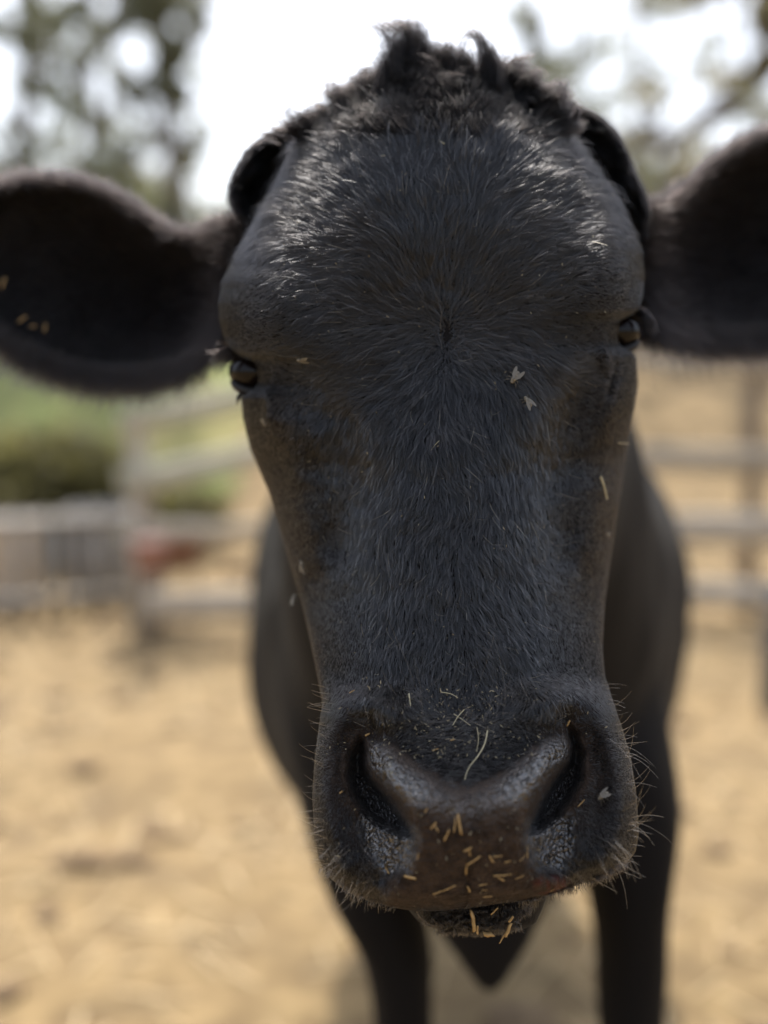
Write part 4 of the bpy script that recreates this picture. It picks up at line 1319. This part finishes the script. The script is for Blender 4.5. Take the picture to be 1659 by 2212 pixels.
def board(a, b, h, t, m, name, parent):
    """plank from a to b, height h, thickness t, slightly bowed and worn"""
    a, b = Vector(a), Vector(b)
    d = b - a; L = d.length; d.normalize()
    side = d.cross(Vector((0, 0, 1))).normalized(); up = side.cross(d)
    n = max(6, int(L / .25)); V = []
    for i in range(n + 1):
        c = a + d * (L * i / n) + side * rng.normal(0, .003) + up * (rng.normal(0, .003) - .012 * math.sin(math.pi * i / n))
        hh = h / 2 * rng.uniform(.96, 1.04)
        for (s, u) in ((-1, -1), (-1, .92), (-.8, 1), (.8, 1), (1, .92), (1, -1)):
            V.append(c + side * (s * t / 2) + up * (u * hh))
    k = 6
    idx = np.arange((n + 1) * k).reshape(n + 1, k); nx = np.roll(idx, -1, 1)
    q = np.stack([idx[:-1], nx[:-1], nx[1:], idx[1:]], -1).reshape(-1, 4)
    cap = np.array([list(idx[0][::-1]), list(idx[-1])])
    return obj(name, mesh_np(name, np.array([v[:] for v in V]), [q, cap], False), m, parent)


def post(p, h, r, m, parent, name='post'):
    p = np.array(p, float)
    V, f = tube([p - [0, 0, .3], p + [0, 0, h * .5], p + [rng.normal(0, .01), 0, h - .02], p + [0, 0, h]], [r * 1.05, r, r * .97, r * .8], 14)
    return obj(name, mesh_np(name, V, f), m, parent)


def gz(x, y):
    return float(terrain_h(np.array(float(x)), np.array(float(y))))


M_rail = noisy('weathered_rail', (0.36, 0.32, 0.26), (0.52, 0.47, 0.39), 6, 0.85, 0.2)
M_railw = noisy('pale_rail', (0.46, 0.41, 0.34), (0.60, 0.55, 0.47), 5, 0.8, 0.2)
M_post = noisy('weathered_post', (0.14, 0.105, 0.075), (0.24, 0.19, 0.14), 8, 0.9, 0.3)
M_steel = noisy('galvanised_steel', (0.27, 0.25, 0.22), (0.38, 0.355, 0.32), 10, 0.55, 0.0, Metallic=0.2)
M_chute = noisy('chute_board', (0.40, 0.39, 0.31), (0.54, 0.52, 0.43), 6, 0.85, 0.2)

# far right fence: four rails on round posts
fr = empty('rail_fence', G(1500, 5.0))
tag(fr, 'weathered four-rail wooden fence behind the cow on the right', 'fence')
off = Vector(fr.location)
y0 = 5.0
for (hh, bh, m) in ((1.24, .10, M_rail), (.79, .12, M_rail), (.47, .15, M_railw), (.16, .11, M_railw)):
    a = G(1090, 5.0 + .25, 0); b = G(1990, 4.85, 0)
    o = board(Vector((a.x, 5.2, hh)) - off, Vector((b.x, 4.72, hh + .02)) - off, bh, .035, m, 'rail', fr)
for px in (1180, 1612, 1960):
    x = G(px, 5.05).x
    post(np.array((x, 5.06, 0)) - np.array(off), 1.42, .042, M_post, fr)
# nearer dark post at the right edge of the picture
np_ = obj('fence_post', mesh_np('fence_post', *tube([(0, 0, -.3), (0, 0, .25), (.004, 0, .42), (.004, 0, .45)], [.046, .044, .043, .036], 14)), noisy('dark_post', (.07, .075, .08), (.13, .135, .14), 9, .8, .2))
np_.location = G(1668, 3.7, 0)
tag(np_, 'short dark grey post near the right edge in front of the fence', 'post')

# left: sloping cattle chute rails
chu = empty('loading_chute', G(300, 4.65))
tag(chu, 'pale rails of a cattle chute sloping up to the right', 'chute')
off = Vector(chu.location)
for (ya, yb, bh) in ((912, 812, .105), (1046, 940, .11), (1168, 1120, .07)):
    board(Vector(U(262, ya, 4.75)) - off, Vector(U(700, yb, 5.6)) - off, bh, .035, M_chute, 'rail', chu)
for (px, d, top) in ((290, 4.8, 900), (690, 5.65, 790)):
    p = U(px, top, d); post(np.array((p[0], p[1] + .05, 0)) - np.array(off), p[2], .045, M_rail, chu)
# left: low pen fence with pale bottom rail
pen = empty('pen_fence', G(420, 4.5))
tag(pen, 'low wooden pen fence with a pale bottom rail on the left', 'fence')
off = Vector(pen.location)
board(Vector((G(322, 4.5).x, 4.48, .20)) - off, Vector((G(760, 4.6).x, 4.6, .22)) - off, .125, .035, M_railw, 'rail', pen)
board(Vector((G(322, 4.5).x, 4.48, .52)) - off, Vector((G(760, 4.6).x, 4.6, .55)) - off, .07, .035, M_rail, 'rail', pen)
for px in (327, 745):
    post(np.array((G(px, 4.55).x, 4.55, 0)) - np.array(off), .66, .035, M_post, pen)

# left: steel panel running towards the left edge
pan = empty('steel_panel', G(120, 4.9))
tag(pan, 'grey steel livestock panel at the left edge of the yard', 'panel')
off = np.array(pan.location)
A, B = np.array(G(-120, 4.75)), np.array(G(285, 5.1))
for hh in (.14, .50):
    V, f = tube([A + [0, 0, hh] - off, (A + B) / 2 + [0, 0, hh] - off, B + [0, 0, hh] - off], [.022] * 3, 10)
    obj('rail', mesh_np('rail', V, f), M_steel, pan)
for t in (.02, .2, .38, .52, .62, .80, .98):
    c = A + (B - A) * t - off
    V, f = tube([c + [0, .035, 0], c + [0, .035, .54]], [.024, .024], 10)
    obj('upright', mesh_np('upright', V, f), M_steel, pan)
# grey stock tank behind the panel
tank = empty('stock_tank', G(228, 5.6))
tag(tank, 'dark grey metal stock tank behind the steel panel', 'tank')
prof_t = [(.26, .0), (.275, .02), (.27, .2), (.28, .22), (.27, .24), (.275, .44), (.295, .46), (.295, .48), (.27, .48), (.26, .44), (.25, .06), (0.0, .05)]
k = 32; V = []
for (r, z) in prof_t:
    for a in np.linspace(0, 2 * math.pi, k, endpoint=False): V.append((r * .62 * math.cos(a), r * .6 * math.sin(a), z))
idx = np.arange(len(prof_t) * k).reshape(-1, k); nx = np.roll(idx, -1, 1)
q = np.stack([idx[:-1], nx[:-1], nx[1:], idx[1:]], -1).reshape(-1, 4)
obj('basin', mesh_np('basin', V, [q]), noisy('tank_steel', (.15, .145, .135), (.22, .21, .20), 8, .5), tank)
k2 = np.array([(.262 * .62 * math.cos(a), .262 * .6 * math.sin(a), .40) for a in np.linspace(0, 2 * math.pi, 32, endpoint=False)])
obj('water', mesh_np('water', k2, [np.arange(32)[None]]), mat('tank_water', (.03, .035, .035), .05), tank)

# pale feed block tub at far left
tub = empty('feed_tub', G(25, 5.5))
tag(tub, 'pale round feed tub behind the panel at far left', 'tub')
pt = [(.15, 0), (.165, .02), (.185, .40), (.20, .41), (.20, .43), (.175, .43), (.155, .1), (0, .09)]
V = [(r * math.cos(a), r * math.sin(a), z) for (r, z) in pt for a in np.linspace(0, 2 * math.pi, 28, endpoint=False)]
idx = np.arange(len(pt) * 28).reshape(-1, 28); nx = np.roll(idx, -1, 1)
obj('basin', mesh_np('basin', V, [np.stack([idx[:-1], nx[:-1], nx[1:], idx[1:]], -1).reshape(-1, 4)]), noisy('pale_plastic', (.52, .46, .40), (.6, .54, .47), 6, .6), tub)

# red bucket hung on the pen fence
bk = empty('bucket', U(322, 1205, 4.35))
tag(bk, 'faded red plastic bucket hanging on the pen fence post', 'bucket')
pt = [(0, -.055), (.052, -.055), (.056, -.05), (.072, .06), (.078, .062), (.078, .072), (.069, .072), (.054, -.045), (0, -.046)]
V = [(r * math.cos(a), r * math.sin(a), z) for (r, z) in pt for a in np.linspace(0, 2 * math.pi, 28, endpoint=False)]
idx = np.arange(len(pt) * 28).reshape(-1, 28); nx = np.roll(idx, -1, 1)
obj('shell', mesh_np('shell', V, [np.stack([idx[:-1], nx[:-1], nx[1:], idx[1:]], -1).reshape(-1, 4)]), noisy('red_plastic', (.26, .13, .11), (.34, .19, .165), 12, .5), bk)
hp = [(.075 * math.cos(a), 0, .066 + .10 * math.sin(a)) for a in np.linspace(0, math.pi, 16)]
V, f = tube(hp, [.004] * 16, 6); obj('handle', mesh_np('handle', V, f), M_steel, bk)
# rusty tub on the ground beside the post
rt = empty('rusty_pan', G(372, 4.9))
tag(rt, 'rust brown feed pan beside the pen fence post', 'pan')
pt = [(.0, 0), (.12, 0), (.13, .01), (.16, .10), (.165, .105), (.155, .108), (.12, .02), (0, .018)]
V = [(r * math.cos(a), r * math.sin(a), z + .32) for (r, z) in pt for a in np.linspace(0, 2 * math.pi, 28, endpoint=False)]
idx = np.arange(len(pt) * 28).reshape(-1, 28); nx = np.roll(idx, -1, 1)
obj('basin', mesh_np('basin', V, [np.stack([idx[:-1], nx[:-1], nx[1:], idx[1:]], -1).reshape(-1, 4)]), noisy('rust', (.16, .06, .035), (.26, .11, .06), 12, .8), rt)
for a in (0.4, 2.5, 4.6):
    V, f = tube([(.1 * math.cos(a), .1 * math.sin(a), .33), (.14 * math.cos(a), .14 * math.sin(a), -.02)], [.012, .014], 8)
    obj('leg', mesh_np('leg', V, f), M_post, rt)


# ==================================================================== TREES AND BUSHES
M_bark = noisy('bark', (0.075, 0.058, 0.042), (0.16, 0.125, 0.095), 14, 0.95, 0.5)
M_leafA = leaf_mat('leaf_olive', (0.105, 0.104, 0.080), (0.165, 0.163, 0.125))
M_leafB = leaf_mat('leaf_green', (0.10, 0.102, 0.075), (0.155, 0.158, 0.115))
M_leafC = leaf_mat('leaf_dry', (0.12, 0.10, 0.06), (0.19, 0.165, 0.105))


def leaves(centres, counts, radii, size, seed):
    r = np.random.default_rng(seed)
    P = []
    for c, n, rad in zip(centres, counts, radii):
        d = r.normal(0, 1, (int(n), 3)); d /= np.linalg.norm(d, axis=1, keepdims=True)
        P.append(np.array(c) + d * (r.random((int(n), 1)) ** .45) * np.array(rad))
    P = np.concatenate(P); n = len(P)
    a = r.normal(0, 1, (n, 3)); a /= np.linalg.norm(a, axis=1, keepdims=True)
    b = np.cross(a, r.normal(0, 1, (n, 3))); b /= np.linalg.norm(b, axis=1, keepdims=True)
    s = r.uniform(.6, 1.3, (n, 1)) * size
    V = np.stack([P - a * s, P - b * s * .45 + a * s * .1, P + a * s, P + b * s * .45 + a * s * .1], 1).reshape(-1, 3)
    return V, np.arange(4 * n).reshape(n, 4)


def tree(label, base, trunk, limbs, clumps, leafmat, size, seed, group, name='tree', r0=.16):
    """trunk, limbs: polylines in world space; clumps: (centre, count, radius xyz)"""
    root = empty(name, base)
    tag(root, label, 'tree', group)
    off = np.array(root.location)
    parts = []
    tk = np.array(trunk, float)
    parts.append(tube(tk - off, np.linspace(r0, r0 * .6, len(tk)), 12))
    for lb in limbs:
        lb = np.array(lb[0], float), lb[1]
        pts = lb[0]; n = len(pts)
        t = np.linspace(0, n - 1, 4 * n)
        q = np.stack([np.interp(t, np.arange(n), pts[:, j]) for j in range(3)], -1)
        for _ in range(3): q[1:-1] = (q[:-2] + 2 * q[1:-1] + q[2:]) / 4
        q[1:-1] += np.random.default_rng(seed).normal(0, .025, q[1:-1].shape)
        parts.append(tube(q - off, np.linspace(lb[1], lb[1] * .3, len(q)), 8))
    V, f = join(parts)
    obj('trunk', mesh_np('trunk', V, f), M_bark, root)
    if clumps:
        V, q = leaves([c[0] - off for c in clumps], [c[1] for c in clumps], [c[2] for c in clumps], size, seed)
        obj('crown', mesh_np('crown', V, [q], False), leafmat, root)
    return root


def PX(px, py, d): return np.array(U(px, py, d))


def make_tree_from_picture(label, name, bx, d, trunk_px, limbs_px, clump_px, leafmat, size, seed, group, r0):
    """all positions in the round: columns/rows give height and bearing, every limb and clump has its own distance"""
    r = np.random.default_rng(seed)
    p0 = PX(bx, 760, d); gzz = gz(p0[0], p0[1]); base = (p0[0], p0[1], gzz - .05)
    tr = [np.array(base)] + [PX(x, y, d + dd) for (x, y, dd) in trunk_px]
    limbs = [([PX(x, y, d + dd) for (x, y, dd) in l], rr) for (l, rr) in limbs_px]
    clumps = []
    for (x, y, rad, n) in clump_px:
        for j in range(3):
            dd = r.uniform(-1.4, 1.4)
            c = PX(x + r.normal(0, rad * .35), y + r.normal(0, rad * .35), d + dd)
            rm = rad / F * d * r.uniform(.5, .9)
            clumps.append((c, n * 1.15 / 3 * r.uniform(.5, 1.5), (rm, rm * 1.1, rm * .85)))
    return tree(label, base, tr, limbs, clumps, leafmat, size, seed, group, name, r0)


GT = 'trees behind the fence'
# left group
make_tree_from_picture('leafy tree nearest the sky gap, left of the cow\'s poll', 'leafy_tree', 395, 11.5, [(392, 560, 0), (378, 380, .1), (352, 180, .1), (345, -60, .2), (350, -400, .3)],
                       [([(378, 380, .1), (420, 300, .5), (440, 205, .8)], .05), ([(352, 180, .1), (400, 120, -.3), (450, 40, -.6)], .05), ([(370, 330, 0), (300, 260, -.4), (240, 140, -.8)], .05), ([(350, 100, 0), (290, 20, .5), (230, -80, .8)], .05)],
                       [(350, 20, 60, 520), (340, 100, 60, 560), (365, 170, 45, 330), (395, 205, 42, 240), (320, 190, 28, 120), (430, 60, 40, 120), (290, 20, 55, 220), (420, 315, 30, 80), (345, 470, 60, 260), (280, 330, 35, 90), (240, 60, 40, 130), (390, -120, 120, 700), (300, -180, 130, 700)], M_leafA, .075, 3, GT, .13)
make_tree_from_picture('sparse tree with thin drooping sprays at the upper left', 'sparse_tree', 190, 12.5, [(195, 560, 0), (205, 420, .1), (190, 200, .2), (200, -50, .2), (200, -400, .2)],
                       [([(205, 420, .1), (130, 330, .4), (70, 250, .7)], .05), ([(195, 300, .1), (240, 220, -.5), (270, 120, -.8)], .05), ([(190, 200, .1), (120, 120, -.5), (70, 20, -.9)], .05), ([(200, 430, 0), (280, 380, -.4), (330, 330, -.8)], .05)],
                       [(190, 30, 50, 260), (200, 100, 38, 150), (150, 150, 34, 90), (120, 200, 34, 80), (250, 150, 35, 70), (150, 300, 40, 90), (60, 180, 40, 90), (240, 420, 75, 380), (180, 480, 90, 480), (270, 520, 80, 380), (200, -150, 150, 800), (110, 300, 30, 50), (270, 200, 40, 110), (160, 230, 45, 120), (300, 420, 60, 160), (220, 340, 50, 110), (440, 480, 50, 130), (120, 60, 40, 100)], M_leafB, .07, 5, GT, .10)
make_tree_from_picture('olive green tree at the left edge of the picture', 'olive_tree', 25, 11.8, [(28, 560, 0), (40, 380, .1), (62, 150, .1), (70, -60, .2), (60, -400, .2)],
                       [([(40, 380, 0), (-20, 300, -.4), (-70, 200, -.7)], .05), ([(62, 150, .1), (20, 60, .5), (-30, -30, .9)], .05), ([(55, 220, .1), (100, 150, -.4), (130, 60, -.8)], .05)],
                       [(62, 55, 42, 300), (75, 110, 34, 200), (68, 20, 45, 260), (-10, 60, 45, 150), (60, 330, 26, 90), (20, 270, 40, 80), (10, 470, 70, 420), (60, 520, 70, 420), (-40, 380, 60, 200), (120, 30, 30, 60), (40, -150, 130, 700)], M_leafA, .07, 7, GT, .11)
# right group
make_tree_from_picture('forked brown tree with an arching limb above the right ear', 'forked_tree', 1462, 11.0, [(1466, 560, 0), (1462, 420, 0), (1458, 330, 0), (1440, 292, .05)],
                       [([(1440, 300, .05), (1390, 296, .2), (1320, 318, .4), (1265, 362, .6), (1245, 420, .7)], .085), ([(1452, 310, .05), (1520, 262, -.2), (1590, 195, -.4), (1640, 120, -.6), (1680, 20, -.8)], .12), ([(1445, 300, 0), (1400, 240, .3), (1380, 150, .6)], .035),
                        ([(1560, 225, -.3), (1620, 240, -.7), (1668, 270, -1)], .04), ([(1600, 185, -.4), (1580, 90, 0), (1590, -20, .4)], .04)],
                       [(1640, 60, 46, 420), (1655, 150, 40, 320), (1600, 180, 30, 110), (1668, 10, 50, 320), (1330, 320, 34, 110), (1380, 292, 30, 110), (1500, 270, 30, 80), (1545, 240, 30, 80), (1270, 380, 30, 60), (1660, 260, 40, 110), (1560, 380, 50, 110), (1540, 430, 60, 200), (1640, -120, 130, 700), (1400, 330, 26, 70), (1500, 360, 50, 90), (1420, 220, 45, 70), (1350, 420, 50, 110), (1520, 160, 40, 60), (1400, 480, 60, 160)], M_leafC, .07, 9, GT, .115)
make_tree_from_picture('thin tree with hanging sprigs right of the cow\'s forelock', 'thin_tree', 1205, 13.0, [(1205, 560, 0), (1210, 350, .1), (1190, 160, .1), (1160, 20, .2), (1150, -250, .2)],
                       [([(1190, 160, .1), (1240, 110, -.4), (1258, 50, -.7)], .03), ([(1175, 80, .1), (1120, 40, .4), (1090, -40, .8)], .03)],
                       [(1140, 55, 30, 130), (1155, 100, 32, 190), (1165, 150, 32, 150), (1170, 195, 34, 100), (1252, 52, 18, 70), (1120, 20, 30, 90), (1190, 240, 40, 90), (1240, 290, 46, 90), (1130, 180, 30, 70), (1150, -120, 110, 500), (1210, 130, 45, 90), (1290, 220, 50, 90), (1200, 320, 60, 160), (1300, 120, 50, 60)], M_leafB, .07, 13, GT, .05)


make_tree_from_picture('tall hazy tree far behind the forked tree', 'hazy_tree', 1380, 17.0, [(1380, 560, 0), (1385, 380, .1), (1375, 200, .2), (1380, -60, .2)],
                       [([(1385, 380, 0), (1300, 280, .5), (1220, 180, .8)], .05), ([(1380, 300, 0), (1480, 200, -.5), (1560, 90, -.8)], .05)],
                       [(1130, 300, 70, 260), (1230, 250, 70, 220), (1330, 220, 70, 170), (1430, 160, 70, 150), (1530, 120, 60, 120), (1240, 130, 60, 110), (1340, 90, 60, 70), (1330, 380, 80, 330), (1420, 400, 70, 260), (1560, 330, 80, 280), (1620, 240, 60, 200), (1160, 400, 60, 200), (1400, -60, 120, 400)], M_leafA, .075, 17, GT, .10)
make_tree_from_picture('tall hazy tree far behind the sparse tree', 'hazy_tree', 250, 17.0, [(250, 560, 0), (255, 380, .1), (240, 180, .2), (250, -60, .2)],
                       [([(255, 380, 0), (330, 280, .5), (400, 190, .8)], .05), ([(250, 300, 0), (150, 200, -.5), (70, 100, -.8)], .05)],
                       [(50, 180, 70, 160), (140, 130, 70, 130), (240, 90, 70, 150), (330, 260, 70, 190), (420, 290, 50, 130), (100, 330, 70, 200), (210, 280, 60, 110), (40, 420, 70, 300), (160, 400, 70, 300), (280, 400, 70, 300), (380, 420, 70, 280), (430, 520, 60, 280), (110, 30, 60, 110), (440, 150, 40, 80)], M_leafB, .075, 19, GT, .10)


def bush(label, px, y, hgt, wid, leafmat, n, seed, cat='bush', name='bush', size=.05, grp='shrubs beyond the pens'):
    p = G(px, y); zz = gz(p.x, y)
    root = empty(name, (p.x, y, zz)); tag(root, label, cat, grp)
    r = np.random.default_rng(seed)
    parts = []
    cl = []
    for j in range(7):
        a = r.uniform(0, 6.28); e = np.array([math.cos(a) * wid * .35 * r.random(), math.sin(a) * wid * .3 * r.random(), hgt * r.uniform(.45, .8)])
        parts.append(tube([(e[0] * .1, e[1] * .1, -.05), e * .55 + [0, 0, .02], e], [.03, .02, .008], 6))
        cl.append((e, n / 7 * r.uniform(.6, 1.4), (wid * .34, wid * .3, hgt * .33)))
    for j in range(5):
        e = np.array([r.normal(0, wid * .3), r.normal(0, wid * .2), hgt * r.uniform(.15, .45)]); cl.append((e, n / 9, (wid * .3, wid * .25, hgt * .22)))
    V, f = join(parts); obj('stem', mesh_np('stem', V, f), M_bark, root)
    V, q = leaves([c[0] for c in cl], [c[1] for c in cl], [c[2] for c in cl], size, seed)
    obj('foliage', mesh_np('foliage', V, [q], False), leafmat, root)
    return root


M_leafD = leaf_mat('leaf_bush', (0.064, 0.060, 0.028), (0.115, 0.105, 0.048))
bush('dark olive bush at the left edge under the cow\'s ear', 30, 6.5, .80, 1.2, M_leafD, 2600, 21)
bush('dark olive bush right of the one at the left edge', 205, 6.6, .80, 1.0, M_leafD, 2400, 22)
# hedge trees on the bank far behind
for i, (px, y, h, wd, m, lab) in enumerate(((-40, 17, 2.6, 3.0, M_leafC, 'pale bushy hedge tree at the far left on the bank'), (150, 18, 3.0, 3.0, M_leafA, 'grey-green hedge tree on the bank behind the left ear'),
                                            (330, 18, 2.7, 2.6, M_leafC, 'brownish hedge tree on the bank beside the left ear tip'), (480, 19, 2.4, 2.4, M_leafA, 'low hedge tree on the bank left of the cow\'s temple'),
                                            (1330, 20, 3.6, 3.2, M_leafA, 'low hedge tree on the bank behind the right ear root'), (1530, 19, 3.4, 3.2, M_leafC, 'pale hedge tree on the bank behind the right ear'),
                                            (1700, 18, 2.4, 2.8, M_leafA, 'hedge tree on the bank at the right edge'))):
    bush(lab, px, y, h, wd, m, 1500, 40 + i, 'tree', 'hedge_tree', .11, 'hedge trees on the bank')
